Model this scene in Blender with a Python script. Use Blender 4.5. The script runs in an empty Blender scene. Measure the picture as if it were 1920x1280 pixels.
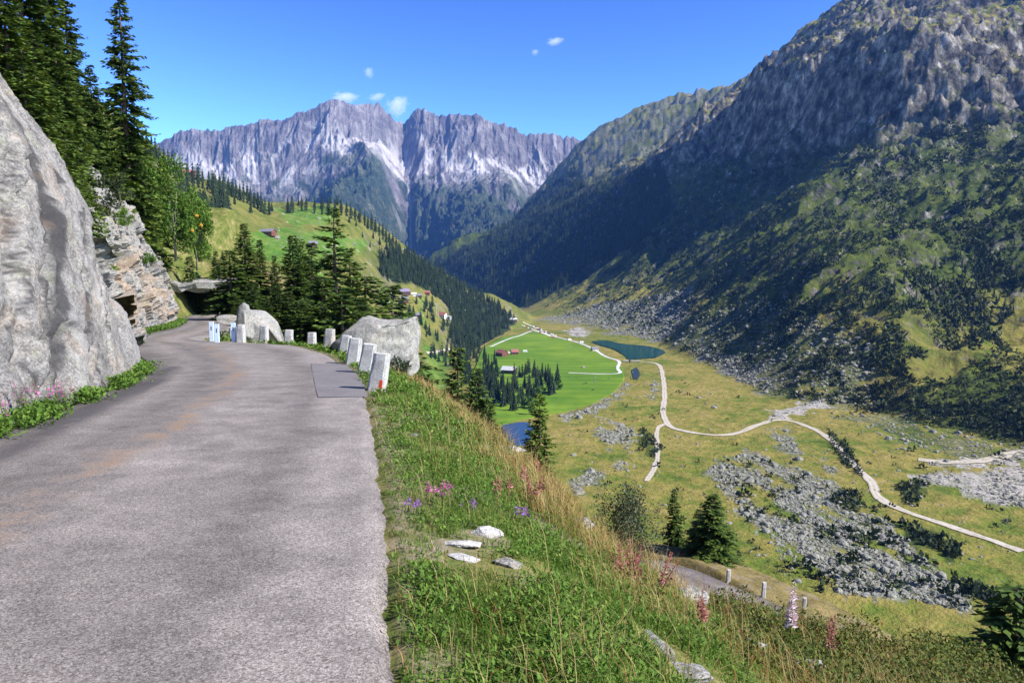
import bpy, math, random
import numpy as np
from mathutils import Vector
random.seed(7); RNG = np.random.default_rng(11)
scene = bpy.context.scene
COL = scene.collection
F_PX, PITCH = 1390.0, math.atan(140/1390)
CP, SP = math.cos(PITCH), math.sin(PITCH)
EYE = 1.6
SUN_AZ, SUN_EL = math.radians(110), math.radians(41)

# ------------------------------------------------------------------ helpers
def ray(px, py):
    px = np.asarray(px, float); py = np.asarray(py, float)
    dx = (px-960)/F_PX; dy = (640-py)/F_PX
    return dx, CP+dy*SP, -SP+dy*CP
def P(px, py, t):                      # the point seen in direction (px, py), t metres out
    x, y, z = ray(px, py); return np.array([x*t, y*t, EYE+z*t])
def Pz(px, py, z):
    x, y, zz = ray(px, py); t = (z-EYE)/zz; return np.array([x*t, y*t, z])
def sstep(a, b, x):
    t = np.clip((x-a)/(b-a), 0, 1); return t*t*(3-2*t)
def _hash(ix, iy, iz, s=0):
    h = (ix.astype(np.int64)*374761393 + iy.astype(np.int64)*668265263 + iz.astype(np.int64)*2147483647 + s*97531) & 0xFFFFFFFF
    h = ((h ^ (h >> 13))*1274126177) & 0xFFFFFFFF
    h = ((h ^ (h >> 16))*2246822519) & 0xFFFFFFFF
    return (h ^ (h >> 15)) & 0xFFFFFFFF
def h01(ix, iy, iz, s=0): return _hash(ix, iy, iz, s)/4294967295.0
_G = np.array([[1,1,0],[-1,1,0],[1,-1,0],[-1,-1,0],[1,0,1],[-1,0,1],[1,0,-1],[-1,0,-1],[0,1,1],[0,-1,1],[0,1,-1],[0,-1,-1]], float)
def noise(p, s=0):
    p = np.asarray(p, float); i = np.floor(p).astype(np.int64); f = p-i
    u = f*f*f*(f*(f*6-15)+10); r = 0
    for a in (0,1):
        for b in (0,1):
            for c in (0,1):
                g = _G[(_hash(i[:,0]+a, i[:,1]+b, i[:,2]+c, s) % 12).astype(int)]
                d = g[:,0]*(f[:,0]-a)+g[:,1]*(f[:,1]-b)+g[:,2]*(f[:,2]-c)
                w = (u[:,0] if a else 1-u[:,0])*(u[:,1] if b else 1-u[:,1])*(u[:,2] if c else 1-u[:,2])
                r = r+w*d
    return r
def fbm(p, o=4, s=0, gain=.5):
    r, a, p = 0, 1, np.asarray(p, float)
    for k in range(o): r = r+a*noise(p, s+k); a *= gain; p = p*2.03+17.1
    return r
def ridged(p, o=4, s=0, gain=.5):
    r, a, p = 0, 1, np.asarray(p, float)
    for k in range(o): r = r+a*(1-2*np.abs(noise(p, s+k))); a *= gain; p = p*2.03+9.7
    return r/ (2-2*gain**o) * 1.0
_PERM = np.random.default_rng(5).permutation(512).astype(np.int32); _PERM = np.concatenate([_PERM, _PERM, _PERM])
_g2 = np.linspace(0, 2*math.pi, 64, endpoint=False); _G2X, _G2Y = np.cos(_g2).astype(np.float32), np.sin(_g2).astype(np.float32)
def noise2(x, y, s=0):
    ix = np.floor(x); iy = np.floor(y); fx = (x-ix).astype(np.float32); fy = (y-iy).astype(np.float32)
    ix = ix.astype(np.int32)+s*37; iy = iy.astype(np.int32)+s*101
    ax, bx = _PERM[ix & 511], _PERM[(ix+1) & 511]; iy0, iy1 = iy & 511, (iy+1) & 511
    u = fx*fx*fx*(fx*(fx*6-15)+10); v = fy*fy*fy*(fy*(fy*6-15)+10)
    def c(a, j, dx, dy):
        h = _PERM[a+j] & 63; return _G2X[h]*dx+_G2Y[h]*dy
    n0 = c(ax, iy0, fx, fy); n1 = c(bx, iy0, fx-1, fy); n2 = c(ax, iy1, fx, fy-1); n3 = c(bx, iy1, fx-1, fy-1)
    a = n0+u*(n1-n0); return a+v*((n2+u*(n3-n2))-a)
def fb2(x, y, sc, o=4, s=0, gain=.5):
    x, y = np.asarray(x, float)/sc, np.asarray(y, float)/sc; r, a = 0, 1.0; s = int(s)
    for k in range(o): r = r+a*noise2(x, y, s+k); a *= gain; x, y = 1.62*x-1.22*y+17.1, 1.22*x+1.62*y+5.3
    return r*1.1
def rd2(x, y, sc, o=4, s=0, gain=.5):
    x, y = np.asarray(x, float)/sc, np.asarray(y, float)/sc; r, a = 0, 1.0; s = int(s)
    for k in range(o): r = r+a*(1-2*np.abs(noise2(x, y, s+k))); a *= gain; x, y = x*2.03+9.7, y*2.03+3.1
    return r*(1-gain)/(1-gain**o)
def cell(p, s=0):                      # F1, F2 distance and a random number per cell
    p = np.asarray(p, float); i = np.floor(p).astype(np.int64)
    f1 = np.full(len(p), 9.0); f2 = f1.copy(); cid = np.zeros(len(p))
    for a in (-1,0,1):
        for b in (-1,0,1):
            for c in (-1,0,1):
                q = i+np.array([a,b,c])
                o = np.stack([h01(q[:,0],q[:,1],q[:,2],s+k) for k in (1,2,3)], 1)
                d = np.linalg.norm(q+o-p, axis=1); m = d < f1
                f2 = np.where(m, f1, np.minimum(f2, d)); cid = np.where(m, h01(q[:,0],q[:,1],q[:,2],s+9), cid); f1 = np.where(m, d, f1)
    return f1, f2, cid
def inpoly(x, y, poly):
    x = np.asarray(x); y = np.asarray(y); r = np.zeros(x.shape, bool); n = len(poly)
    for i in range(n):
        x1, y1 = poly[i]; x2, y2 = poly[(i+1) % n]
        if y1 == y2: continue
        c = ((y1 > y) != (y2 > y)) & (x < (x2-x1)*(y-y1)/(y2-y1)+x1)
        r ^= c
    return r
def polydist(x, y, pts):
    best = np.full(np.shape(x), 1e9)
    for (x1, y1), (x2, y2) in zip(pts[:-1], pts[1:]):
        dx, dy = x2-x1, y2-y1
        t = np.clip(((x-x1)*dx+(y-y1)*dy)/(dx*dx+dy*dy+1e-12), 0, 1)
        best = np.minimum(best, np.hypot(x-x1-t*dx, y-y1-t*dy))
    return best
def resample(pts, step):
    pts = np.asarray(pts, float)
    # Catmull-Rom, then even steps
    q = np.vstack([2*pts[0]-pts[1], pts, 2*pts[-1]-pts[-2]]); out = []
    for i in range(1, len(q)-2):
        for t in np.linspace(0, 1, 12, endpoint=False):
            a, b, c, d = q[i-1], q[i], q[i+1], q[i+2]
            out.append(.5*((2*b)+(c-a)*t+(2*a-5*b+4*c-d)*t*t+(-a+3*b-3*c+d)*t**3))
    out.append(pts[-1]); out = np.array(out)
    L = np.r_[0, np.cumsum(np.linalg.norm(np.diff(out, axis=0), axis=1))]
    s = np.linspace(0, L[-1], max(2, int(L[-1]/step)+1))
    return np.stack([np.interp(s, L, out[:,k]) for k in range(out.shape[1])], 1)

def mesh(name, V, Fs, m=None, parent=None, smooth=False, attrs=None, midx=None):
    """V (n,3); Fs list of (k,3)/(k,4) int arrays -> one mesh object"""
    V = np.asarray(V, np.float32); Fs = [np.asarray(f, np.int32) for f in (Fs if isinstance(Fs, list) else [Fs]) if len(f)]
    me = bpy.data.meshes.new(name)
    me.vertices.add(len(V)); me.vertices.foreach_set('co', V.ravel())
    loops = np.concatenate([f.ravel() for f in Fs]); tot = np.concatenate([np.full(len(f), f.shape[1], np.int32) for f in Fs])
    me.loops.add(len(loops)); me.loops.foreach_set('vertex_index', loops)
    me.polygons.add(len(tot)); me.polygons.foreach_set('loop_start', np.r_[0, np.cumsum(tot)[:-1]].astype(np.int32))
    me.polygons.foreach_set('loop_total', tot)
    if midx is not None: me.polygons.foreach_set('material_index', np.asarray(midx, np.int32))
    me.polygons.foreach_set('use_smooth', np.full(len(tot), smooth))
    me.update(calc_edges=True)
    for k, a in (attrs or {}).items():
        a = np.asarray(a, np.float32)
        if a.ndim == 1: at = me.attributes.new(k, 'FLOAT', 'POINT'); at.data.foreach_set('value', a)
        else:
            at = me.attributes.new(k, 'FLOAT_COLOR', 'POINT')
            if a.shape[1] == 3: a = np.c_[a, np.ones(len(a), np.float32)]
            at.data.foreach_set('color', a.astype(np.float32).ravel())
    for mm in (m if isinstance(m, (list, tuple)) else [m]):
        if mm: me.materials.append(mm)
    o = bpy.data.objects.new(name, me); COL.objects.link(o)
    if parent: o.parent = parent
    return o
def gridfaces(nu, nv):
    i = np.arange((nu-1)*(nv-1)); a = (i//(nv-1))*nv+i % (nv-1)
    return np.stack([a, a+nv, a+nv+1, a+1], 1)
def tag(o, label, cat, group=None):
    o['label'] = label; o['category'] = cat
    if group: o['group'] = group
    return o
def struct(o): o['kind'] = 'structure'; return o
def stuff(o, label=None, cat=None):
    o['kind'] = 'stuff'
    if label: o['label'] = label; o['category'] = cat
    return o
def empty(name, loc, label, cat, group=None, rz=0):
    o = bpy.data.objects.new(name, None); COL.objects.link(o); o.location = [float(v) for v in loc]; o.rotation_euler = (0, 0, rz)
    return tag(o, label, cat, group)
def copy_tree(o, parent=None):
    c = o.copy(); COL.objects.link(c); c.parent = parent
    for ch in [k for k in o.children]: copy_tree(ch, c)
    return c
class MB:                              # small builder of boxes / tubes / prisms
    def __init__(s): s.V, s.F, s.n = [], [], 0
    def add(s, V, F):
        V = np.asarray(V, float); s.V.append(V); s.F += [[int(i)+s.n for i in f] for f in F]; s.n += len(V); return s
    def box(s, c, d, rz=0, taper=1.0):
        x, y, z = [v/2 for v in d]; t = taper
        V = np.array([[-x,-y,-z],[x,-y,-z],[x,y,-z],[-x,y,-z],[-x*t,-y*t,z],[x*t,-y*t,z],[x*t,y*t,z],[-x*t,y*t,z]])
        c_, s_ = math.cos(rz), math.sin(rz); V = V @ np.array([[c_,s_,0],[-s_,c_,0],[0,0,1]])
        return s.add(V+np.array(c), [(3,2,1,0),(4,5,6,7),(0,1,5,4),(1,2,6,5),(2,3,7,6),(3,0,4,7)])
    def tube(s, a, b, r1, r2, n=8):
        a, b = np.array(a, float), np.array(b, float); d = (b-a)/np.linalg.norm(b-a)
        u = np.cross(d, [0,0,1] if abs(d[2]) < .9 else [1,0,0]); u /= np.linalg.norm(u); v = np.cross(d, u)
        t = np.arange(n)*2*math.pi/n; c = np.cos(t)[:,None]*u+np.sin(t)[:,None]*v
        return s.add(np.vstack([a+c*r1, b+c*r2]), [(i, (i+1) % n, n+(i+1) % n, n+i) for i in range(n)]+[tuple(range(n))[::-1], tuple(range(n, 2*n))])
    def prism(s, pts, a, b):           # pts in (y,z), extruded along x from a to b
        n = len(pts); V = [[a, *p] for p in pts]+[[b, *p] for p in pts]
        return s.add(V, [(i, (i+1) % n, n+(i+1) % n, n+i) for i in range(n)]+[tuple(range(n))[::-1], tuple(range(n, 2*n))])
    def build(s, name, m, parent=None, smooth=False, bevel=0):
        me = bpy.data.meshes.new(name); me.from_pydata(np.vstack(s.V).tolist(), [], s.F); me.update()
        if m: me.materials.append(m)
        for p in me.polygons: p.use_smooth = smooth
        o = bpy.data.objects.new(name, me); COL.objects.link(o)
        if parent: o.parent = parent
        if bevel: b = o.modifiers.new('b', 'BEVEL'); b.width = bevel; b.segments = 2
        return o

# ------------------------------------------------------------------ materials
class NT:
    def __init__(s, name):
        s.m = bpy.data.materials.new(name); s.m.use_nodes = True; s.t = s.m.node_tree; s.t.nodes.clear()
        s.out = s.n('ShaderNodeOutputMaterial'); s.b = s.n('ShaderNodeBsdfPrincipled'); s.l(s.b.outputs[0], s.out.inputs[0])
        s.b.inputs['Roughness'].default_value = .9; s.b.inputs['Specular IOR Level'].default_value = .25
    def n(s, k, **kw):
        x = s.t.nodes.new(k)
        for a, v in kw.items(): setattr(x, a, v)
        return x
    def l(s, a, b): s.t.links.new(a, b)
    def put(s, sock, v):
        if isinstance(v, bpy.types.NodeSocket): s.l(v, sock)
        elif isinstance(v, (tuple, list)): sock.default_value = tuple(v)+((1,) if len(v) == 3 and sock.type == 'RGBA' else ())
        else: sock.default_value = v
    def coord(s, kind='Object', scale=None):
        o = s.n('ShaderNodeTexCoord').outputs[kind]
        if scale is not None:
            m = s.n('ShaderNodeMapping'); s.l(o, m.inputs[0]); m.inputs['Scale'].default_value = scale if isinstance(scale, tuple) else (scale,)*3; o = m.outputs[0]
        return o
    def noise(s, sc, det=6, rough=.6, co=None, dist=0):
        x = s.n('ShaderNodeTexNoise'); x.inputs['Scale'].default_value = sc; x.inputs['Detail'].default_value = det; x.inputs['Roughness'].default_value = rough; x.inputs['Distortion'].default_value = dist
        s.l(co or s.coord(), x.inputs['Vector']); return x.outputs[0]
    def vor(s, sc, co=None, feat='F1', out='Distance', rnd=1):
        x = s.n('ShaderNodeTexVoronoi', feature=feat); x.inputs['Scale'].default_value = sc; x.inputs['Randomness'].default_value = rnd; s.l(co or s.coord(), x.inputs['Vector']); return x.outputs[out]
    def ramp(s, v, stops, interp='LINEAR'):
        x = s.n('ShaderNodeValToRGB'); x.color_ramp.interpolation = interp; e = x.color_ramp.elements
        while len(e) > 1: e.remove(e[-1])
        for i, (p, c) in enumerate(stops):
            k = e[0] if i == 0 else e.new(p); k.position = p; k.color = (c, c, c, 1) if not isinstance(c, (tuple, list)) else (*c, 1)
        s.put(x.inputs[0], v); return x.outputs[0]
    def mix(s, f, a, b, mode='MIX'):
        x = s.n('ShaderNodeMix', data_type='RGBA', blend_type=mode); s.put(x.inputs[0], f); s.put(x.inputs[6], a); s.put(x.inputs[7], b); return x.outputs[2]
    def math(s, op, a, b=0.0, clamp=False):
        x = s.n('ShaderNodeMath', operation=op, use_clamp=clamp); s.put(x.inputs[0], a); s.put(x.inputs[1], b); return x.outputs[0]
    def rng(s, v, a, b, c=0.0, d=1.0):
        x = s.n('ShaderNodeMapRange'); s.put(x.inputs[0], v)
        for i, k in enumerate((a, b, c, d)): x.inputs[i+1].default_value = k
        return x.outputs[0]
    def attr(s, name, out='Fac'): return s.n('ShaderNodeAttribute', attribute_name=name).outputs[out]
    def sep(s, c):
        x = s.n('ShaderNodeSeparateColor'); s.l(c, x.inputs[0]); return x.outputs
    def bump(s, h, strength=.5, dist=.05):
        x = s.n('ShaderNodeBump'); x.inputs['Strength'].default_value = strength; x.inputs['Distance'].default_value = dist; s.l(h, x.inputs['Height']); s.l(x.outputs[0], s.b.inputs['Normal'])
    def col(s, c, rough=None, spec=None):
        s.put(s.b.inputs['Base Color'], c)
        if rough is not None: s.put(s.b.inputs['Roughness'], rough)
        if spec is not None: s.b.inputs['Specular IOR Level'].default_value = spec
        return s.m
def plain(name, c, rough=.8, var=.25, sc=4.0, metal=0):
    t = NT(name); n = t.noise(sc, 5); t.b.inputs['Metallic'].default_value = metal
    return t.col(t.mix(t.rng(n, .3, .7), tuple(v*(1-var) for v in c), tuple(min(1, v*(1+var)) for v in c)), rough)
def leafy(name, stops, trans=.25):
    """foliage: colour by a per-leaf 'tint' attribute, some light through the leaf"""
    t = NT(name); v = t.attr('tint')
    oi = t.n('ShaderNodeObjectInfo').outputs['Random']
    c = t.ramp(t.math('ADD', v, t.rng(oi, 0, 1, -.12, .12), True), stops); t.col(c, .75, .2)
    tr = t.n('ShaderNodeBsdfTranslucent'); t.l(t.mix(1.0, c, (1, .95, .55), 'MULTIPLY'), tr.inputs[0])
    mx = t.n('ShaderNodeMixShader'); mx.inputs[0].default_value = trans
    t.l(t.b.outputs[0], mx.inputs[1]); t.l(tr.outputs[0], mx.inputs[2]); t.l(mx.outputs[0], t.out.inputs[0]); return t.m
M = {}
# ------------------------------------------------------------------ the lie of the land
RS = 0.0455                                          # fall of the road
def road_pt(px, py):
    x, y, z = ray(px, py); t = EYE/(-z-RS*y); return (x*t, y*t)
R_EDGE = [(1.6,-40),(.9,-15),(.15,-3)]+[road_pt(*p) for p in [(755,1280),(748,1180),(737,1000),(722,900),(705,800),(690,740),(660,695),(620,665),(560,648),(480,643),(395,640)]]+[(-13.2,31.5),(-14,36),(-15.5,42),(-18.5,52),(-23.5,63),(-28.8,76),(-36,100),(-42,120)]
L_EDGE = [(-5,-40),(-5.2,-15),(-5.6,0)]+[road_pt(*p) for p in [(0,815),(130,765),(250,715),(264,700)]]+[(-9.7,19.5),(-12.6,24.5),(-16,30.5),(-17.6,35),(-19.3,41),(-22.2,49),(-25.2,56),(-29,66),(-33.4,76),(-41,100),(-47,120)]
RE, LE = np.array(R_EDGE), np.array(L_EDGE)
re_x = lambda y: np.interp(y, RE[:,1], RE[:,0]); le_x = lambda y: np.interp(y, LE[:,1], LE[:,0])
RIM = [(20,13.5),(14,12.4),(9,11),(6.1,9.6),(4.1,8.4),(2.4,7.0),(1.05,6.3),(.72,8),(.3,10),(-.4,13),(-1.5,17),(-2.6,21),(-5,27.5),(-8,34),(-12.5,39),(-14,46),(-18.5,60),(-23,72),(-28,90),(-34,130)]
RIM_POLY = RIM+[(-90,130),(-90,-45),(70,-45),(70,5),(35,14)]
LOWC = np.array([P(1090,1130,34),P(1120,1090,38.5),P(1170,1066,43.5),P(1235,1072,46),P(1330,1112,43.3),P(1440,1160,40.8),P(1560,1225,38),P(1720,1320,35)])
LOW = resample(LOWC, 1.0)
def near_h(x, y):
    zr = -RS*y
    sr = polydist(x, y, R_EDGE)*np.where(x > re_x(y), 1, -1)
    sl = polydist(x, y, L_EDGE)*np.where(x < le_x(y), 1, -1)
    z = zr-.06
    und = .07*fb2(x, y, 1.7, 3, 3)+.5*sstep(1, 6, sr)*.3*fb2(x, y, 3.5, 3, 5)
    zv = zr-.015-.12*np.clip(sr, 0, 1)-.46*np.clip(sr-.8, 0, None)+und*sstep(.05, .9, sr)
    ins = inpoly(x, y, RIM_POLY); d = np.where(ins, 0, polydist(x, y, RIM+[(35,14),(70,5)]))
    zv = zv-1.2*np.clip(d, 0, 5)-.16*sstep(2, 3.2, sr)*sstep(4.5, 6, y)*sstep(12, 9, y)
    z = np.where(sr > 0, zv, z)
    # the lower hairpin's bench
    L = LOW[:, :2]; dd = np.full(x.shape, 1e9); zz = np.zeros(x.shape); sg = np.zeros(x.shape)
    for i in range(len(L)-1):
        e = L[i+1]-L[i]; t = np.clip(((x-L[i,0])*e[0]+(y-L[i,1])*e[1])/(e@e), 0, 1)
        q = np.hypot(x-L[i,0]-t*e[0], y-L[i,1]-t*e[1]); m = q < dd
        dd = np.where(m, q, dd); zz = np.where(m, LOW[i,2]+t*(LOW[i+1,2]-LOW[i,2]), zz)
        sg = np.where(m, np.sign(e[0]*(y-L[i,1])-e[1]*(x-L[i,0])), sg)
    far = (sg > 0) & (y > 20) & (x > -10)
    zb = zz-.12-.22*np.clip(dd-2.1, 0, 7)-.85*np.clip(dd-9, 0, None)+.25*fb2(x, y, 4, 3, 8)*sstep(2, 4, dd)
    fw = sstep(9, 17, sr); z = np.where(far & (dd > 2.1), z*(1-fw)+np.minimum(z, zb)*fw, z)
    w = 1-sstep(2.1, 4.6, dd); ok = (y > 20) & ((~far) | (dd < 2.1)) & (x > -6)
    z = np.where(ok, z*(1-w)+(zz-.06)*w, z)
    # the uphill side
    rise = 1.8*np.clip(sl, 0, 4)+.5*np.clip(sl-4, 0, None)
    z = np.where(sl > 0, zr-.05+rise*sstep(.7, 1.7, sl)+.6*fb2(x, y, 3, 3, 6)*sstep(1, 3, sl), z)
    z = z+7*sstep(88, 98, y)*sstep(-27, -33, x)
    return z

def tps(pts, vals, lam=1e-3):
    pts = np.array(pts, float); n = len(pts)
    def K(a, b):
        d2 = ((a[:,None]-b[None])**2).sum(2); return .5*d2*np.log(d2+1e-12)
    A = np.zeros((n+3, n+3)); A[:n,:n] = K(pts, pts)+lam*np.eye(n); A[:n,n] = 1; A[:n,n+1:] = pts; A[n:,:n] = A[:n,n:].T
    w = np.linalg.solve(A, np.r_[vals, 0, 0, 0])
    def f(q):
        r = np.empty(len(q))
        for i in range(0, len(q), 40000):
            s = q[i:i+40000]; r[i:i+40000] = K(s, pts)@w[:n]+w[n]+s@w[n+1:]
        return r
    return f
def warp(x, y): return np.stack([2.2*np.arctan2(x, y), np.log(np.hypot(x, y))], -1)
def surf(ctrl, lam=2e-3):
    pts, vals = [], []
    for c in ctrl:
        q = P(*c[1:]) if c[0] == 'p' else np.array(c[1:], float)
        pts.append(warp(q[0], q[1])); vals.append(q[2])
    f = tps(pts, vals, lam)
    return lambda x, y: f(warp(np.ravel(x), np.ravel(y))).reshape(np.shape(x))
p = lambda *a: ('p',)+a
w_ = lambda *a: ('w',)+a
HILL = [p(250,250,640),p(300,290,760),p(340,328,850),p(380,338,880),p(420,345,900),p(460,364,930),p(500,387,950),p(530,384,1000),p(560,379,1050),p(610,384,1080),p(650,387,1100),p(700,413,1150),p(750,464,1250),p(800,492,1350),p(850,522,1500),p(900,550,1700),p(950,580,1950),p(975,594,2100),
  p(350,400,600),p(400,480,560),p(450,400,730),p(450,480,650),p(505,436,800),p(590,457,780),p(600,420,900),p(650,440,950),p(680,500,900),p(700,540,850),p(720,580,850),p(760,563,1000),p(800,548,1080),p(830,595,1050),p(850,560,1200),p(900,590,1400),p(935,614,1370),p(300,330,560),p(280,300,480),
  w_(15,1420,-120),w_(-55,1166,-122),w_(-75,1020,-124),w_(-85,845,-118),w_(-60,640,-121),w_(20,520,-124),w_(60,400,-124),w_(110,250,-126),
  w_(0,110,-62),w_(0,170,-90),w_(-10,300,-114),w_(60,140,-92),w_(130,120,-100),w_(-60,150,-52),w_(-60,300,-80),w_(-150,300,-30),w_(-100,500,-32),w_(-250,600,0),w_(-100,110,-20),w_(-200,250,15),w_(-300,400,60),w_(-110,700,-55),
  w_(-600,1250,120),w_(-420,1350,10),w_(-300,1500,-40),w_(-150,1700,-110),w_(-100,2100,-160),w_(100,2500,-190),w_(400,2600,-260),w_(-900,1500,160),w_(-700,800,330),w_(-900,300,420),w_(100,1700,-150),w_(300,1400,-190),w_(300,800,-190),w_(300,400,-190),w_(700,1200,-330),w_(900,500,-350),w_(1500,2500,-500),w_(-600,3500,-150),w_(-1800,4200,100),w_(600,4500,-400)]
BASE = [(985,592),(1060,603),(1130,626),(1240,643),(1340,692),(1440,742),(1560,768)]
MTN = [('w',*Pz(a,b,-116)) for a,b in BASE]+[p(1640,772,610),p(1750,803,540),p(1850,815,515),p(1930,832,480),p(1840,672,640),p(1760,700,640),p(1920,702,600),p(1850,662,720),p(1700,745,600),
  p(1100,560,1790),p(1200,500,1800),p(1200,570,1500),p(1240,600,1290),p(1300,560,1290),p(1300,610,1090),p(1300,480,1600),p(1300,400,1880),p(1300,300,2090),p(1300,235,2200),p(1100,470,2250),p(1100,400,2500),p(1000,470,2650),p(1000,540,2300),p(900,500,2900),p(850,490,3000),p(960,562,2380),p(1000,405,2950),p(1080,350,2900),p(1150,310,2900),p(1240,285,2500),
  p(1150,335,3150),p(1080,372,3200),p(1240,308,2780),p(1000,418,3250),p(1300,250,2450),p(1150,262,3520),p(1250,228,3350),p(1330,205,3150),p(815,495,3050),p(900,443,3300),p(1000,372,3700),p(1090,277,4200),p(1180,217,3900),p(1250,187,3700),p(1330,174,3450),p(1390,158,3000),p(1450,116,2650),p(1500,72,2550),p(1560,26,2480),p(1620,-10,2420),p(1700,-60,2350),p(1920,-200,2250),p(2150,-280,2150),
  p(1500,560,900),p(1400,640,900),p(1500,480,1060),p(1500,400,1270),p(1500,300,1560),p(1500,240,1750),p(1500,160,1850),p(1500,120,2150),p(1400,560,1080),p(1400,330,1800),p(1400,220,1950),p(1400,190,2150),
  p(1700,600,700),p(1700,500,880),p(1700,400,1080),p(1700,300,1250),p(1700,200,1480),p(1700,120,1580),p(1700,50,1900),
  p(1900,600,800),p(1900,500,860),p(1900,400,980),p(1900,300,1130),p(1900,200,1330),p(1900,100,1520),p(1900,20,1780),
  p(2250,650,450),p(2250,400,750),p(2250,200,1050),p(2250,0,1400),p(2700,300,600),p(2700,0,1000),
  w_(50,500,-160),w_(120,350,-150),w_(200,240,-150),w_(0,900,-155),w_(60,1000,-145),w_(-50,1700,-140),w_(-150,2300,-190),w_(-300,3000,-220),w_(-500,800,-350),w_(-900,2000,-350),w_(400,150,-130),w_(-900,3800,-300),w_(-200,4300,-100),w_(600,4900,500),w_(1600,4300,500),w_(2600,3200,600),w_(2600,2200,700)]
f_hill, f_mtn = surf(HILL), surf(MTN)
def smax(a, b, k):
    h = np.clip(.5+.5*(a-b)/k, 0, 1); return b+(a-b)*h+k*h*(1-h)
def floor_h(x, y): return -115-1.5*sstep(300, 1500, np.hypot(x, y))-.25*np.maximum(0, y-2100)
def mid_h(x, y):
    r = np.hypot(x, y)
    fl = floor_h(x, y)
    fld = fl+(.9*fb2(x, y, 60, 4, 21)+.5*fb2(x, y, 14, 3, 22))*(1-.85*sstep(600, 750, y)*sstep(330, 200, x))
    hl = f_hill(x, y); hl = hl+sstep(-112, -80, hl)*(5*fb2(x, y, 90, 4, 31)+2.2*rd2(x, y, 35, 3, 33)*sstep(100, 400, r))
    mt0 = f_mtn(x, y); e = mt0+118
    al, up = -.23*x+.973*y, .973*x+.23*y
    wq = 60*fb2(x, y, 300, 3, 41)
    rib = rd2((al+wq)/1.0, up*.28, 170, 5, 42, .55); rib2 = rd2((al+wq*.4), up*.45, 45, 4, 43, .55)
    mt = mt0+sstep(15, 120, e)*(75*(rib-.58))+sstep(5, 60, e)*(20*(rib2-.58))+sstep(3, 30, e)*3*fb2(x, y, 16, 4, 45)
    # one band of cliffs across the mountain, bare rock above
    wv = 70*fb2(al, up, 420, 3, 47)+22*fb2(al, up, 90, 3, 48)
    zz = mt0-wv-.03*al; k = np.exp(-((zz-330)/150)**2)*sstep(2150, 1850, al)
    mt = mt+75*k*np.tanh((zz-330)/45)
    crag = sstep(200, 300, mt0-wv)*sstep(800, 1200, r)*(1-.75*np.exp(-((zz-520)/95)**2))*(.45+.55*sstep(2300, 1850, al))
    mt = mt+crag*(82*(rd2(al+wq*.5+.6*up, up*.55, 190, 6, 49, .68)-.60)+50*(rd2(al+wq*.3+.8*up, up*.8, 60, 5, 50, .62)-.60))
    z = smax(smax(hl, fld, 5), mt, 5)
    return z
NR_ = 560
th_c = np.linspace(-.64, .64, 900); TH = np.r_[np.linspace(-1.25, -.64, 76)[:-1], th_c, np.linspace(.64, 1.25, 76)[1:]]
LR = np.r_[np.linspace(math.log(75), math.log(500), 120), np.linspace(math.log(500), math.log(2800), 501)[1:], np.linspace(math.log(2800), math.log(5300), 61)[1:]]; NR_ = len(LR)
TT, RR = np.meshgrid(TH, np.exp(LR), indexing='ij')
MX, MY = RR*np.sin(TT), RR*np.cos(TT)
MZ = mid_h(MX, MY)
def tr_idx(th, lr):
    a = np.clip(np.interp(th, TH, np.arange(len(TH))), 0, len(TH)-1.001); b = np.clip(np.interp(lr, LR, np.arange(NR_)), 0, NR_-1.001)
    return a, b
def hm(x, y):                          # height of the valley terrain mesh
    a, b = tr_idx(np.arctan2(x, y), np.log(np.hypot(x, y)+1e-9)); i, j = a.astype(int), b.astype(int); u, v = a-i, b-j
    return MZ[i,j]*(1-u)*(1-v)+MZ[i+1,j]*u*(1-v)+MZ[i,j+1]*(1-u)*v+MZ[i+1,j+1]*u*v
def hit(px, py, rmin=90):              # where a direction first meets the valley terrain
    px, py = np.atleast_1d(np.asarray(px, float)), np.atleast_1d(np.asarray(py, float))
    dx, dy, dz = ray(px, py); hr = np.hypot(dx, dy); th = np.arctan2(dx, dy); a = np.clip(np.interp(th, TH, np.arange(len(TH))), 0, len(TH)-1.001); i = a.astype(int); u = a-i
    Z = MZ[i]*(1-u)[:,None]+MZ[i+1]*u[:,None]; R = np.exp(LR)[None]
    zr = EYE+(dz/hr)[:,None]*R; under = (zr < Z) & (R > rmin)
    ok = under.any(1); j = under.argmax(1); j = np.maximum(j, 1); k = np.arange(len(px))
    d0 = zr[k,j-1]-Z[k,j-1]; d1 = Z[k,j]-zr[k,j]; f = np.clip(d0/(d0+d1+1e-9), 0, 1)
    r = R[0,j-1]+(R[0,j]-R[0,j-1])*f
    return np.stack([r*np.sin(th), r*np.cos(th), EYE+dz/hr*r], 1), ok
def wpoly(pts):                        # a plot of land, its corners given by sight lines -> (theta, ln r)
    q, ok = hit([a for a, b in pts], [b for a, b in pts]); q = q[ok]
    return list(zip(np.arctan2(q[:,0], q[:,1]), np.log(np.hypot(q[:,0], q[:,1]))))
_LT = np.log(RR)
def zone(polys, jit=.0, sc=30, soft=0, seed=0):
    th, lr = TT, _LT
    if jit:
        th = th+jit*fb2(MX, MY, sc, 3, 60+seed)/1.0; lr = lr+3*jit*fb2(MX, MY, sc, 3, 70+seed)
    m = np.zeros(TT.shape)
    for q in polys:
        w = wpoly(q); a = np.array(w); i0, i1 = np.searchsorted(TH, [a[:,0].min()-.03, a[:,0].max()+.03]); j0, j1 = np.searchsorted(LR, [a[:,1].min()-.1, a[:,1].max()+.1])
        m[i0:i1,j0:j1] = np.maximum(m[i0:i1,j0:j1], inpoly(th[i0:i1,j0:j1], lr[i0:i1,j0:j1], w))
    return m
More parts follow.
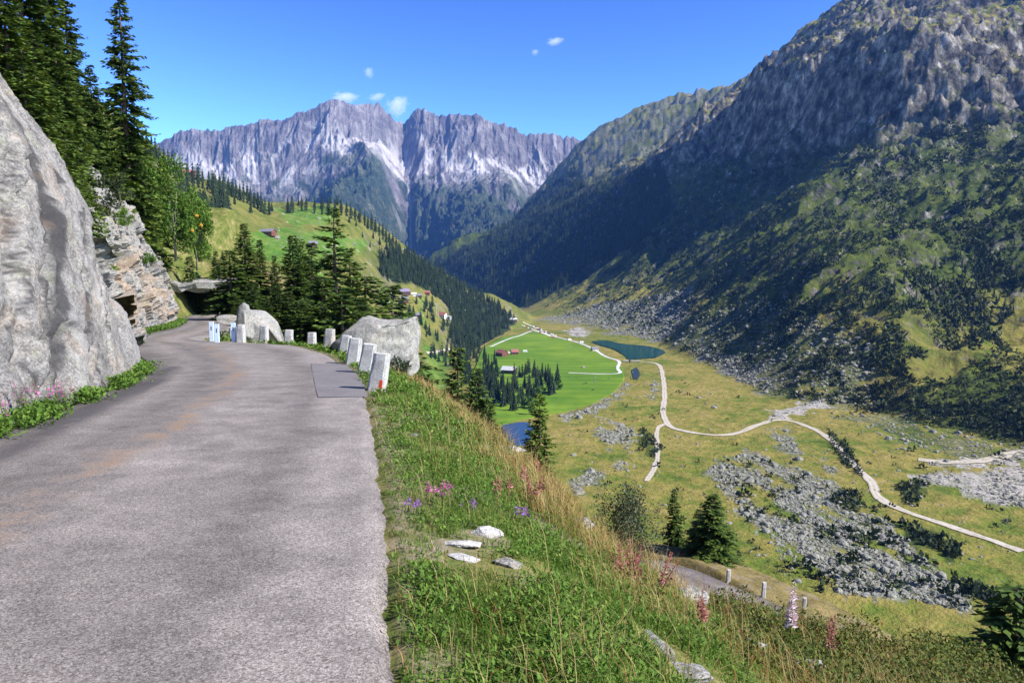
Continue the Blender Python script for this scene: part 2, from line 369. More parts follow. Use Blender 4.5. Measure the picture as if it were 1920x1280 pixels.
def sample(poly, n, jit=0):            # n points on the terrain inside a sighted plot
    a = np.array(poly, float); lo, hi = a.min(0), a.max(0); out = np.zeros((0,2))
    while len(out) < n:
        q = lo+(hi-lo)*RNG.random((n*3, 2)); out = np.vstack([out, q[inpoly(q[:,0], q[:,1], poly)]])
    out = out[:n]; q, ok = hit(out[:,0], out[:,1]); return q[ok]
# ------------------------------------------------------------------ plots of land
FIELD = [(905,652),(940,632),(975,626),(1002,622),(1040,632),(1080,643),(1110,655),(1135,670),(1160,680),(1168,692),(1170,712),(1152,735),(1112,756),(1060,772),(1000,782),(940,796),(905,792),(880,720)]
MEADOWS = [[(468,372),(500,388),(560,390),(640,388),(612,428),(560,425),(515,398)],[(470,438),(520,425),(600,440),(690,450),(650,480),(600,520),(540,500),(470,470),(430,500),(420,470)],[(800,655),(845,660),(838,740),(800,735)],[(745,580),(790,585),(800,600),(760,600)],[(712,545),(735,545),(735,570),(715,570)],[(780,550),(805,565),(800,580),(785,575)]]
SCREE = [[(1320,880),(1390,850),(1440,858),(1475,878),(1540,915),(1600,925),(1640,950),(1700,1020),(1790,1100),(1830,1150),(1700,1120),(1620,1118),(1540,1110),(1470,1080),(1450,1010),(1390,960),(1350,920)],
  [(1060,905),(1110,882),(1180,866),(1180,876),(1120,896),(1080,925)],[(1125,785),(1190,800),(1185,850),(1140,845),(1120,815)],[(1448,800),(1478,800),(1500,850),(1560,905),(1530,915),(1470,870)],[(1540,840),(1570,870),(1575,925),(1545,905)],
  [(1050,780),(1110,762),(1150,742),(1172,715),(1180,722),(1158,752),(1110,775),(1060,788)],[(1225,712),(1235,720),(1222,752),(1215,745)],[(946,572),(952,570),(963,595),(955,603)]]
TALUS = [[(1000,600),(1050,590),(1100,572),(1200,560),(1290,540),(1310,562),(1280,605),(1240,642),(1160,625),(1100,610)],[(1290,650),(1400,672),(1440,735),(1385,712),(1335,688)]]
DTALUS = [[(1240,600),(1420,560),(1560,600),(1640,650),(1640,765),(1440,742),(1340,690),(1250,640)],[(1560,775),(1640,775),(1760,805),(1930,835),(1930,870),(1800,860),(1680,830)]]
GRAVEL = [[(1720,860),(1780,866),(1840,860),(1925,838),(1930,860),(1850,876),(1780,878)],[(1700,900),(1760,880),(1860,905),(1925,930),(1925,960),(1850,935),(1780,910)],[(1850,880),(1930,870),(1930,960),(1880,945),(1840,915)],[(1450,770),(1540,745),(1560,750),(1470,785),(1450,785)],[(1060,620),(1085,612),(1105,622),(1095,632),(1070,630)]]
SHRUBF = [[(1550,800),(1600,850),(1620,895),(1590,880),(1560,840)],[(1560,785),(1640,775),(1930,840),(1930,710),(1840,675),(1700,740)],[(1680,905),(1740,900),(1720,950),(1690,940)],[(1700,985),(1790,1020),(1800,1050),(1700,1010)],[(1780,1085),(1900,1120),(1920,1150),(1800,1110)],[(1205,800),(1240,840),(1225,860),(1200,840)],[(1555,918),(1620,928),(1600,960),(1560,945)]]
HFOREST = [[(330,372),(372,378),(405,398),(425,430),(420,470),(400,525),(330,500)],[(395,345),(415,362),(432,395),(424,408),(402,390)],[(712,485),(740,472),(765,478),(850,525),(950,582),(966,606),(935,630),(890,655),(845,640),(845,600),(838,572),(800,545),(770,530),(745,532),(712,515)]]
RFOREST = [[(815,497),(900,455),(1000,410),(1100,362),(1240,300),(1260,390),(1200,460),(1110,495),(1060,535),(990,578),(962,570),(900,535)],[(905,445),(1000,375),(1080,310),(1100,350),(1000,405),(915,450)]]
z_field = zone([FIELD], .0004, 25); z_mead = zone(MEADOWS, .010, 40); z_scree = np.maximum(zone(SCREE, .016, 16), 0); z_tal = zone(TALUS, .03, 60)
sband = lambda x, y: fb2(2.2*x+.5*y, .75*y-.2*x, 44, 4, 83)+.35*fb2(x, y, 9, 2, 84)
z_scree = z_scree*sstep(-.26, .0, sband(MX, MY)); z_dtal = zone(DTALUS, .03, 60); z_grav = zone(GRAVEL, .014, 18); z_shr = zone(SHRUBF, .018, 20); z_fstl = zone(HFOREST, .003, 40); z_fstr = zone(RFOREST, .02, 120)
LAKES = [[(1108,641),(1135,639),(1165,645),(1200,648),(1230,653),(1247,661),(1225,671),(1180,674),(1172,668),(1152,656),(1125,648)],[(942,802),(985,796),(1002,812),(985,832),(962,834),(946,818)],[(1184,694),(1194,690),(1199,703),(1192,712),(1186,706)]]
z_lake = zone(LAKES)
on_mtn = sstep(0, 14, f_mtn(MX, MY)-floor_h(MX, MY)); on_hill = sstep(0, 10, f_hill(MX, MY)-floor_h(MX, MY))
nz1, nz2 = fb2(MX, MY, 45, 5, 81, .6), fb2(MX, MY, 180, 4, 82)
ZA = np.stack([z_field, z_mead, np.clip(z_scree+.7*z_grav+z_tal*sstep(-.42, .05, nz1), 0, 1)], -1).reshape(-1, 3)
rear = sstep(2750, 3100, np.hypot(MX, MY))*sstep(230, 420, MZ+60*nz2)*(MX > 100)
ZA[:, 2] = np.maximum(ZA[:, 2], (.75*rear*sstep(-.3, .3, nz1+.5*nz2)).ravel()); z_shrub = np.clip(on_mtn*sstep(-118+15, -118+120, MZ+60*nz2)*sstep(420, 300, MZ+90*nz2)+z_shr*.9+.55*z_dtal, 0, 1)
ZB = np.stack([z_shrub, np.clip(z_fstl+z_fstr, 0, 1), on_mtn*sstep(150, 330, MZ+120*nz2)], -1).reshape(-1, 3)
ZC = np.stack([z_dtal, on_hill, z_grav], -1).reshape(-1, 3)

def mat_terrain():
    t = NT('valley_ground'); co = t.coord()
    a = t.sep(t.attr('zone_a', 'Color')); b = t.sep(t.attr('zone_b', 'Color')); c = t.sep(t.attr('zone_c', 'Color'))
    n1 = t.noise(.012, 8, .65, co); n2 = t.noise(.09, 6, .65, co); n3 = t.noise(.5, 5, .7, co)
    nn = t.math('ADD', t.math('MULTIPLY', n1, .5), t.math('MULTIPLY', n2, .5))
    dry = t.ramp(nn, [(.32, (.055, .075, .012)), (.42, (.10, .14, .018)), (.52, (.205, .18, .042)), (.62, (.27, .215, .07)), (.72, (.13, .13, .03))])
    hillc = t.ramp(nn, [(.34, (.045, .075, .012)), (.46, (.10, .12, .022)), (.56, (.17, .16, .04)), (.66, (.21, .17, .06)), (.75, (.09, .12, .02))])
    base = t.mix(c[1], dry, hillc)
    base = t.mix(t.math('MULTIPLY', t.rng(n3, .62, .72), .35), base, (.3, .28, .24))
    shr = t.ramp(t.math('ADD', t.math('MULTIPLY', n2, .6), t.math('MULTIPLY', n3, .4)), [(.36, (.006, .012, .006)), (.46, (.015, .032, .009)), (.54, (.040, .064, .012)), (.64, (.12, .14, .024))])
    lit = t.ramp(n1, [(.4, 0), (.6, 1)])
    shr = t.mix(t.math('MULTIPLY', lit, .55), shr, (.125, .15, .022))  # sunlit green strips painted into the shrub colour, placed by noise
    col = t.mix(t.math('MULTIPLY', b[0], t.rng(n2, .24, .44)), base, shr)
    col = t.mix(b[1], col, t.ramp(n2, [(.35, (.012, .022, .01)), (.6, (.035, .05, .018)), (.75, (.09, .10, .03))]))
    # bare rock where it is steep and high
    geo = t.n('ShaderNodeNewGeometry'); sx = t.n('ShaderNodeSeparateXYZ'); t.l(geo.outputs['True Normal'], sx.inputs[0])
    steep = t.rng(sx.outputs[2], .66, .50)
    mp = t.n('ShaderNodeMapping'); t.l(co, mp.inputs[0]); mp.inputs['Scale'].default_value = (.05, .05, .025)
    rn = t.noise(1, 8, .7, mp.outputs[0])
    rock = t.ramp(rn, [(.36, (.012, .012, .012)), (.46, (.060, .055, .048)), (.55, (.155, .142, .122)), (.66, (.38, .355, .315))])
    rk = t.math('MULTIPLY', b[2], t.math('MAXIMUM', steep, t.rng(t.math('ADD', t.math('MULTIPLY', n1, .4), t.math('MULTIPLY', n3, .6)), .52, .58)), True)
    rk = t.math('MAXIMUM', rk, t.math('MULTIPLY', t.rng(sx.outputs[2], .64, .52), t.rng(n2, .45, .6)), True)
    col = t.mix(rk, col, rock)
    # stones
    v = t.vor(.45, co, out='Color'); vs = t.sep(v)[0]
    st = t.ramp(vs, [(0, (.05, .055, .03)), (.35, (.13, .135, .10)), (.7, (.21, .21, .17)), (1, (.31, .305, .27))])
    col = t.mix(t.math('MULTIPLY', a[2], t.rng(n3, .40, .47)), col, st)
    col = t.mix(t.math('MULTIPLY', c[0], t.math('MULTIPLY', t.rng(n3, .52, .56), t.rng(n1, .40, .52))), col, st)
    grav = t.ramp(n3, [(.3, (.25, .23, .20)), (.7, (.43, .405, .375))])
    col = t.mix(t.math('MULTIPLY', c[2], t.rng(n2, .3, .5)), col, grav)
    # cut grass
    mw = t.n('ShaderNodeTexWave', wave_type='BANDS', bands_direction='Y'); t.l(co, mw.inputs[0]); mw.inputs['Scale'].default_value = .012; mw.inputs['Distortion'].default_value = 2; mw.inputs['Detail'].default_value = 2
    gr = t.mix(t.math('ADD', t.math('MULTIPLY', mw.outputs[1], .22), t.math('MULTIPLY', t.rng(n1, .32, .68), .78)), (.040, .118, .008), (.165, .245, .022))
    col = t.mix(a[0], col, gr)
    mead = t.ramp(nn, [(.38, (.045, .13, .012)), (.5, (.085, .17, .022)), (.62, (.16, .19, .045))])
    mead = t.mix(t.rng(t.noise(.16, 3, .6, co), .66, .70), mead, (.42, .40, .36))
    col = t.mix(t.math('MULTIPLY', a[1], .85), col, mead)
    h = t.math('ADD', t.math('MULTIPLY', n3, .6), t.math('MULTIPLY', n2, 2.5)); h2 = t.math('MULTIPLY', h, t.math('SUBTRACT', 1.0, t.math('MULTIPLY', a[0], .93)))
    t.bump(h2, .7, 3.0)
    return t.col(col, .95, .1)
M['ground'] = mat_terrain()
V = np.stack([MX, MY, MZ-2.5*z_lake], -1).reshape(-1, 3)
struct(mesh('valley_terrain', V, gridfaces(len(TH), NR_)[:, ::-1], M['ground'], smooth=True, attrs={'zone_a': ZA, 'zone_b': ZB, 'zone_c': ZC}))

# ------------------------------------------------------------------ the far range
CREST = [(180,300),(250,292),(285,285),(312,272),(330,262),(345,255),(372,253),(400,250),(425,252),(440,247),(470,241),(490,236),(510,233),(535,230),(560,222),(590,212),(600,205),(612,200),(635,197),(655,205),(672,208),(690,206),(715,205),(728,216),(738,228),(748,238),(760,238),(770,234),(780,222),(788,216),(800,214),(815,225),(840,229),(855,225),(870,226),(885,222),(897,224),(908,231),(925,243),(945,243),(960,246),(985,259),(1000,256),(1030,258),(1050,262),(1080,270),(1100,282),(1160,300),(1300,320)]
def far_range():
    nth, nd = 1000, 420
    px = np.linspace(200, 1290, nth); cp = np.array(CREST, float)
    cr = np.interp(px, cp[:,0], cp[:,1])
    cr = cr+4*(ridged(np.c_[px/16, px*0, px*0], 4, 5, .6)-.5)*-1.6
    u = np.r_[np.linspace(-.25, 0, 24)[:-1], np.linspace(0, 1, nd-23)**1.15]
    PX, U = np.meshgrid(px, u, indexing='ij'); dx, fy, _ = ray(PX, 500.0); hr = np.hypot(dx, fy); th = np.arctan2(dx, fy)
    T = 6300-2150*U+180*np.interp(PX, [300,640,760,900,1100], [-.6,-1,1.2,-.3,.5])*sstep(1, .2, U); 
    ce = ray(PX, cr[:,None])[2]; fe = ray(PX, 530.0)[2]
    # share of the rise left at u: cliff, scree shelf, ribs
    cl = .05+.025*np.interp(PX, [300,430,640,760,830,920,1100], [.6,.8,1.2,.3,1.2,.5,.1])
    g = np.interp(U/cl, [-5,0,1], [.6,1,.87])
    g = np.where(U > cl, .87-.87*((U-cl)/(1-cl))**.72, g)
    z = EYE+T*(fe+(ce-fe)*g)
    z = np.where(U < 0, z-900*(-U), z)
    X, Y = T*dx, T*fy
    wq = 160*fb2(X, Y, 900, 3, 91)
    flute = (.65*rd2(X+wq*1.1, Y*.3, 150, 5, 92, .65)+.35*rd2(X-wq*.5, Y*.1, 60, 3, 95)-.58)*(.5+1.2*sstep(-.2,.3,fb2(X,Y,500,2,90)))*np.exp(-((U-cl*.7)/(cl*1.1))**2)
    rib = (rd2(X+wq*1.6+.25*Y, Y*.5+wq*.8, 520, 6, 93, .58)-.55)*sstep(cl, .45, U)*(1-.5*sstep(.8, 1, U))
    rib2 = (rd2(X-wq*.7-.3*Y, Y*.9, 190, 5, 94, .6)-.58)*sstep(cl*1.6, .5, U)
    # the gorge with the stream gully, the spur left of it
    gx = np.interp(U, [0,.1,.3,.6,.85,1], [752,766,769,772,764,755])
    vv = -230*np.exp(-((PX-gx)/(16+70*U))**2)*sstep(.22, .7, U)-60*np.exp(-((PX-gx)/5)**2)*sstep(.2, .4, U)
    sx = np.interp(U, [0,.12,.35,.7,1], [640,675,700,640,600]); spur = 260*np.exp(-((PX-sx)/(38+40*U))**2)*sstep(.06, .3, U)*(1-.6*sstep(.6, 1, U))
    sx2 = np.interp(U, [0,.3,1], [905,950,900]); spur2 = 150*np.exp(-((PX-sx2)/(40+30*U))**2)*sstep(.08, .35, U)
    butt = (rd2(X+wq, Y*.6, 360, 5, 99, .62)-.58)*np.exp(-((U-.10)/.10)**2)
    z = z+45*flute+200*(butt+0)+260*rib+150*rib2+vv+spur+spur2+12*fb2(X, Y, 70, 4, 96)*sstep(.02, .1, U)
    n = fb2(X, Y, 240, 4, 97); n2 = fb2(X*1.5+wq*2, Y*.7, 150, 5, 98, .6)
    shelf = np.exp(-((U-cl-.10)/.11)**2)*sstep(cl*.5, cl*1.5, U)
    gul = np.exp(-((PX-gx)/(2.0+6*sstep(.75, .97, U)*sstep(1.02, .95, U)+3*sstep(.2, .1, U)))**2)*sstep(.12, .2, U)
    nr = rd2(X+wq*1.2+.3*Y, Y*.5, 260, 4, 89)
    pale = np.clip(1.15*shelf*sstep(-.42, .0, n+.4*n2)*sstep(.85, .55, nr)+.85*gul+.8*sstep(.36, .2, nr)*sstep(.70, .15, U)*sstep(-.2, .2, n), 0, 1)
    veg = sstep(.19, .36, U+.30*n+.10*n2)*(1-.8*gul)
    return np.stack([X, Y, z], -1).reshape(-1, 3), nth, len(u), np.stack([pale, veg, np.exp(-(U/cl)**2)], -1).reshape(-1, 3)
def mat_far():
    t = NT('range_rock'); a = t.sep(t.attr('zone_a', 'Color')); co = t.coord()
    mp = t.n('ShaderNodeMapping'); t.l(co, mp.inputs[0]); mp.inputs['Scale'].default_value = (.012, .006, .004)
    n1 = t.noise(1, 9, .72, mp.outputs[0]); n2 = t.noise(.006, 9, .7, co); n3 = t.noise(.03, 5, .7, co)
    rock = t.ramp(t.math('ADD', t.math('MULTIPLY', n1, .6), t.math('MULTIPLY', n2, .4)), [(.36, (.055, .049, .050)), (.5, (.145, .131, .128)), (.62, (.30, .275, .262))])
    veg = t.ramp(t.math('ADD', t.math('MULTIPLY', n3, .55), t.math('MULTIPLY', n2, .45)), [(.34, (.010, .020, .014)), (.5, (.035, .052, .026)), (.6, (.085, .09, .05)), (.68, (.26, .25, .24))])
    col = t.mix(a[1], rock, veg)
    pale = t.ramp(n2, [(.3, (.26, .24, .228)), (.6, (.48, .45, .432))])
    col = t.mix(a[0], col, pale)
    t.bump(t.math('ADD', n1, t.math('MULTIPLY', n3, .5)), .8, 45)
    return t.col(col, .95, .1)
fv, fa, fb, fz = far_range()
struct(mesh('far_mountain_range', fv, gridfaces(fa, fb), mat_far(), smooth=True, attrs={'zone_a': fz}))

# ------------------------------------------------------------------ camera, sun, sky
cam = bpy.data.cameras.new('camera'); cam.sensor_width = 36; cam.lens = F_PX/1920*36; cam.clip_start = .05; cam.clip_end = 60000
co_ = bpy.data.objects.new('camera', cam); COL.objects.link(co_); co_.location = (0, 0, EYE); co_.rotation_euler = (math.pi/2-PITCH, 0, 0); scene.camera = co_
sd = bpy.data.lights.new('sun', 'SUN'); sd.energy = 5.0; sd.angle = math.radians(.5); sd.color = (1, .95, .86)
so = bpy.data.objects.new('sun', sd); COL.objects.link(so)
so.rotation_euler = Vector((math.sin(SUN_AZ)*math.cos(SUN_EL), math.cos(SUN_AZ)*math.cos(SUN_EL), math.sin(SUN_EL))).to_track_quat('Z', 'Y').to_euler()
W = bpy.data.worlds.new('World'); scene.world = W; W.use_nodes = True; wt = W.node_tree; wt.nodes.clear()
sky = wt.nodes.new('ShaderNodeTexSky'); sky.sky_type = 'NISHITA'; sky.sun_disc = False; sky.sun_elevation = SUN_EL; sky.sun_rotation = SUN_AZ
sky.altitude = 2200; sky.air_density = 1.1; sky.dust_density = .15; sky.ozone_density = 3.0
hs = wt.nodes.new('ShaderNodeHueSaturation'); hs.inputs['Saturation'].default_value = .98; hs.inputs['Hue'].default_value = .503; hs.inputs['Value'].default_value = .775
bg = wt.nodes.new('ShaderNodeBackground'); bg.inputs[1].default_value = .05; wo = wt.nodes.new('ShaderNodeOutputWorld')
wt.links.new(sky.outputs[0], hs.inputs['Color']); gm = wt.nodes.new('ShaderNodeGamma'); gm.inputs[1].default_value = 2.0; wt.links.new(hs.outputs[0], gm.inputs[0]); wt.links.new(gm.outputs[0], bg.inputs[0]); wt.links.new(bg.outputs[0], wo.inputs[0])
vs = scene.view_settings; vs.view_transform = 'Standard'; vs.look = 'None'; vs.exposure = 1.08; vs.gamma = 1
# the air between here and the range
hz = bpy.data.materials.new('air'); hz.use_nodes = True; ht = hz.node_tree; ht.nodes.clear(); pv = ht.nodes.new('ShaderNodeVolumePrincipled'); ho = ht.nodes.new('ShaderNodeOutputMaterial')
pv.inputs['Color'].default_value = (.13, .34, 1, 1); pv.inputs['Density'].default_value = .000035; pv.inputs['Anisotropy'].default_value = .0
ht.links.new(pv.outputs[0], ho.inputs['Volume'])
hb = MB(); zlo, zhi = float(min(MZ.min(), fv[:,2].min()))-12, float(max(MZ.max(), fv[:,2].max()))+25; hb.box((0, 3450, (zlo+zhi)/2), (15000, 8900, zhi-zlo)); h = hb.build('haze', hz); stuff(h)
# ------------------------------------------------------------------ near ground
def nearhit(px, py, t0=2.0, t1=110, n=700):
    x, y, z = ray(px, py); t = np.exp(np.linspace(math.log(t0), math.log(t1), n)); h = near_h(x*t, y*t); u = EYE+z*t < h
    if not u.any(): return None
    j = max(1, int(u.argmax())); tt = t[j]; return np.array([x*tt, y*tt, h[j]])
def gz(x, y):
    x, y = np.atleast_1d(np.asarray(x, float)), np.atleast_1d(np.asarray(y, float))
    return np.maximum(near_h(x, y), np.where(np.hypot(x, y) > 80, hm(x, y), -1e3))
su = lambda n, k: np.sinh(k*np.linspace(-1, 1, n))/math.sinh(k)
gx_ = np.r_[-90+0*np.arange(0)]
XS = np.unique(np.r_[np.linspace(-95, -36, 40), np.linspace(-36, -12, 110), np.linspace(-12, -3, 90), np.linspace(-3, 8, 150), np.linspace(8, 26, 90), np.linspace(26, 75, 40)])
YS = np.unique(np.r_[np.linspace(-45, 0, 50), np.linspace(0, 18, 200), np.linspace(18, 48, 190), np.linspace(48, 130, 130)])
GX, GY = np.meshgrid(XS, YS, indexing='ij'); GZ = near_h(GX.ravel(), GY.ravel()).reshape(GX.shape)
sr_ = polydist(GX, GY, R_EDGE)*np.where(GX > re_x(GY), 1, -1)
dryness = np.clip(sstep(.9, 2.4, sr_+.5*fb2(GX, GY, 1.2, 3, 110))*sstep(5, 8, GY+2*fb2(GX, GY, 3, 2, 111)), 0, 1)
def mat_near():
    t = NT('verge_soil'); co = t.coord(); n1 = t.noise(.8, 6, .65, co); n2 = t.noise(7, 5, .7, co); n3 = t.noise(.25, 4, .6, co)
    g = t.ramp(t.math('ADD', t.math('MULTIPLY', n1, .55), t.math('MULTIPLY', n2, .45)), [(.36, (.035, .05, .012)), (.47, (.08, .105, .02)), (.55, (.16, .145, .05)), (.66, (.30, .245, .14))])
    d = t.ramp(t.math('ADD', t.math('MULTIPLY', n1, .5), t.math('MULTIPLY', n2, .5)), [(.36, (.05, .045, .018)), (.5, (.15, .12, .045)), (.62, (.25, .185, .08))])
    c = t.mix(t.attr('dry'), g, d); c = t.mix(t.math('MULTIPLY', t.attr('bare'), t.rng(n2, .35, .6)), c, (.22, .18, .14))
    t.bump(t.math('ADD', n1, t.math('MULTIPLY', n2, .3)), .6, .15); return t.col(c, .95, .1)
bare = np.clip(sstep(.35, .05, np.abs(sr_-.12))*.6+.7*sstep(.1, .3, fb2(GX, GY, 1.0, 3, 112)), 0, 1)*(sr_ > 0)
struct(mesh('hillside', np.stack([GX, GY, GZ], -1).reshape(-1, 3), gridfaces(len(XS), len(YS))[:, ::-1], mat_near(), smooth=True, attrs={'dry': dryness.ravel(), 'bare': bare.ravel()}))

def mat_road(name, tint=(1, 1, 1)):
    t = NT(name); co = t.coord(); la = t.attr('lat'); n1 = t.noise(.35, 5, .6, co); n2 = t.noise(2.2, 5, .65, co)
    v = t.sep(t.vor(95, co, out='Color'))[0]; v2 = t.sep(t.vor(200, co, out='Color'))[1]; sp = t.math('ADD', t.math('MULTIPLY', v, .5), t.math('MULTIPLY', v2, .5))
    c = t.ramp(sp, [(.08, (.075, .065, .057)), (.4, (.195, .171, .155)), (.62, (.265, .236, .214)), (.9, (.43, .39, .36))])
    # wheel tracks lighter, crown and edges darker, rusty streak along the middle
    w = t.ramp(t.math('ADD', la, t.rng(n1, .3, .7, -.05, .05)), [(0, .45), (.10, .62), (.2, .84), (.30, .60), (.38, .70), (.52, .92), (.66, .88), (.78, .66), (.88, 1.02), (.98, .95), (1, .7)])
    c = t.mix(1.0, c, w, 'MULTIPLY'); c = t.mix(1.0, c, t.ramp(n2, [(.3, .68), (.7, 1.24)]), 'MULTIPLY'); c = t.mix(1.0, c, t.ramp(n1, [(.3, .84), (.7, 1.12)]), 'MULTIPLY')
    rust = t.math('MULTIPLY', t.ramp(t.math('ADD', la, t.rng(n1, .3, .7, -.06, .06)), [(.36, 0), (.44, 1), (.50, 0)]), t.rng(n2, .46, .62), True)
    c = t.mix(t.math('MULTIPLY', rust, .8), c, (.24, .15, .085))
    ck = t.n('ShaderNodeTexVoronoi', feature='DISTANCE_TO_EDGE'); ck.inputs['Scale'].default_value = .42; wv = t.n('ShaderNodeMix', data_type='VECTOR'); wv.inputs[0].default_value = .16; t.l(co, wv.inputs[4]); t.l(t.n('ShaderNodeTexNoise').outputs[1], wv.inputs[5]); t.l(wv.outputs[1], ck.inputs['Vector'])
    c = t.mix(t.math('MULTIPLY', t.math('MULTIPLY', t.rng(ck.outputs[0], .004, .001), t.rng(n1, .52, .58), True), .35), c, (.06, .055, .055))
    c = t.mix(t.math('MULTIPLY', t.rng(t.noise(.9, 5, .7, co, .4), .60, .72), .35), c, (.13, .115, .11))
    dk = t.math('MULTIPLY', t.attr('skid'), t.rng(n2, .28, .5), True)
    c = t.mix(t.math('MULTIPLY', dk, .72), c, (.04, .036, .04))
    t.bump(sp, .55, .012); return t.col(t.mix(1.0, c, tint, 'MULTIPLY'), .85, .3)
st = np.unique(np.r_[np.linspace(-38, 0, 30), np.linspace(0, 20, 150), np.linspace(20, 48, 150), np.linspace(48, 119, 120)])
def smooth_edge(f, y, w):
    k = np.linspace(-1, 1, 15); return sum(f(y+w*q) for q in k)/15
ex = smooth_edge(re_x, st, .5)+.05*fb2(st, st*0, .5, 3, 120)+.045*fb2(st, st*0, .16, 3, 121); lx = smooth_edge(le_x, st, .6)+.04*fb2(st, st*0, .6, 3, 122)
la = np.linspace(0, 1, 41); RXg = lx[:,None]+(ex-lx)[:,None]*la[None]; RYg = np.repeat(st[:,None], 41, 1)
RZg = -RS*RYg-.10*np.clip((la-.985)/.015, 0, 1)[None]**1+.012*fb2(RXg, RYg, 2.0, 2, 123)
SK = [[road_pt(*q) for q in l] for l in ([(-150,905),(0,856),(120,795),(220,745),(290,712),(310,695),(325,688)], [(90,800),(200,752),(262,728),(300,712)])]
skid = np.clip(sum(np.exp(-(polydist(RXg, RYg, l)/wd)**2) for l, wd in zip(SK, (.22, .16))), 0, 1)
M['road'] = mat_road('road_asphalt')
struct(mesh('road', np.stack([RXg, RYg, RZg], -1).reshape(-1, 3), gridfaces(len(st), 41)[:, ::-1], M['road'], smooth=True, attrs={'lat': np.tile(la, len(st)), 'skid': skid.ravel()}))
# darker repair patch
pq = [road_pt(*q) for q in [(583,681),(648,683),(668,700),(682,722),(690,744),(597,745)]]
pts = []
for (a, b) in zip(pq, pq[1:]+pq[:1]):
    for k in np.linspace(0, 1, 12, endpoint=False): pts.append((a[0]+(b[0]-a[0])*k+.012*random.uniform(-1,1), a[1]+(b[1]-a[1])*k+.02*random.uniform(-1,1)))
pv_ = np.array([[x, y, -RS*y+.007] for x, y in pts]+[[sum(x for x, _ in pts)/len(pts), sum(y for _, y in pts)/len(pts), 0]]); pv_[-1, 2] = -RS*pv_[-1,1]+.007
tp = NT('patch_asphalt'); cc = tp.coord(); sp = tp.sep(tp.vor(110, cc, out='Color'))[0]
M['patch'] = tp.col(tp.mix(1.0, tp.ramp(sp, [(.1, (.115, .106, .105)), (.9, (.19, .178, .176))]), tp.ramp(tp.noise(1.5, 4, .6, cc), [(.3, .85), (.7, 1.15)]), 'MULTIPLY'), .8, .3)
struct(mesh('road_patch', pv_, [np.array([[i, (i+1) % len(pts), len(pts)] for i in range(len(pts))])], M['patch']))
# the lower hairpin
def strip(name, line, width, m, lift=.0, zf=None, jit=.0, n=7, attrs=True):
    line = np.asarray(line, float); d = np.gradient(line[:, :2], axis=0); d /= np.linalg.norm(d, axis=1)[:,None]+1e-9; nn = np.stack([d[:,1], -d[:,0]], 1)
    a = np.linspace(-.5, .5, n); s = np.arange(len(line)); wj = width*(1+jit*fb2(s*1.0, s*0, 6, 3, 130)*np.ones(1))
    X = line[:,0,None]+nn[:,0,None]*a*wj[:,None]; Y = line[:,1,None]+nn[:,1,None]*a*wj[:,None]
    Z = np.repeat(line[:,2,None], n, 1) if zf is None else zf(X, Y)
    Z = Z+lift-.06*(np.abs(a) > .49)[None]*(lift > 0)
    return mesh(name, np.stack([X, Y, Z], -1).reshape(-1, 3), gridfaces(len(line), n), m, smooth=True, attrs={'lat': np.tile(a+.5, len(line)), 'skid': np.zeros(len(line)*n)})
struct(strip('hairpin_road', LOW, 4.1, mat_road('hairpin_asphalt', (.92, .88, .92)), .02))

# ------------------------------------------------------------------ rock
def mat_rock(name, base=(.34, .325, .305), dark=(.10, .095, .09), lichen=.25, sc=1.0, warm=.2, streak=False):
    t = NT(name); co = t.coord(); n1 = t.noise(.55*sc, 6, .65, co); n2 = t.noise(5*sc, 7, .72, co); n3 = t.math('ADD', t.math('MULTIPLY', t.noise(26*sc, 5, .8, co), .65), t.math('MULTIPLY', t.sep(t.vor(34*sc, co, out='Color'))[0], .35))
    k = t.math('ADD', t.math('MULTIPLY', n2, .5), t.math('MULTIPLY', n3, .5))
    c = t.ramp(k, [(.33, dark), (.44, tuple(v*.62 for v in base)), (.53, base), (.66, tuple(min(.62, v*1.4) for v in base))])
    c = t.mix(1.0, c, t.ramp(n1, [(.3, (.68, .68, .70)), (.5, (1, 1, 1)), (.7, (1.12, 1.08, 1.02))]), 'MULTIPLY')
    c = t.mix(t.math('MULTIPLY', t.rng(t.noise(1.3*sc, 5, .6, co), .54, .66), warm), c, (.36, .23, .13))
    c = t.mix(t.math('MULTIPLY', t.rng(t.noise(1.9*sc, 5, .7, co, .3), .56, .66), lichen), c, (.30, .34, .16))
    if streak:
        mp = t.n('ShaderNodeMapping'); t.l(co, mp.inputs[0]); mp.inputs['Scale'].default_value = (1.1, 1.1, .10); s = t.noise(1.0, 6, .62, mp.outputs[0], .4)
        c = t.mix(t.math('MULTIPLY', t.rng(s, .55, .66), .75), c, (.075, .072, .075)); c = t.mix(t.math('MULTIPLY', t.rng(s, .46, .36), .35), c, (.36, .345, .33))
    c = t.mix(t.math('MULTIPLY', t.attr('stain'), t.rng(n2, .15, .45), True), c, (.035, .034, .036)); at = t.attr('warm'); c = t.mix(at, c, t.ramp(n2, [(.35, (.20, .11, .05)), (.6, (.42, .27, .15))]))
    t.bump(t.math('ADD', t.math('MULTIPLY', n2, 1.0), t.math('MULTIPLY', n3, .35)), .7, .08/sc); return t.col(c, .9, .2)
M['slab'] = mat_rock('slab_granite', (.225, .215, .20), lichen=.25, warm=.04, streak=True); M['crag'] = mat_rock('crag_rock', (.27, .26, .24), lichen=.35, warm=.2); M['rock'] = mat_rock('boulder_granite', (.29, .282, .258), lichen=.3, warm=.12, sc=1.6)
M['stone'] = mat_rock('cut_granite', (.49, .475, .445), (.2, .19, .18), .08, 5, .1); M['scree'] = mat_rock('scree_stone', (.235, .235, .20), lichen=.15, sc=.5, warm=.1)
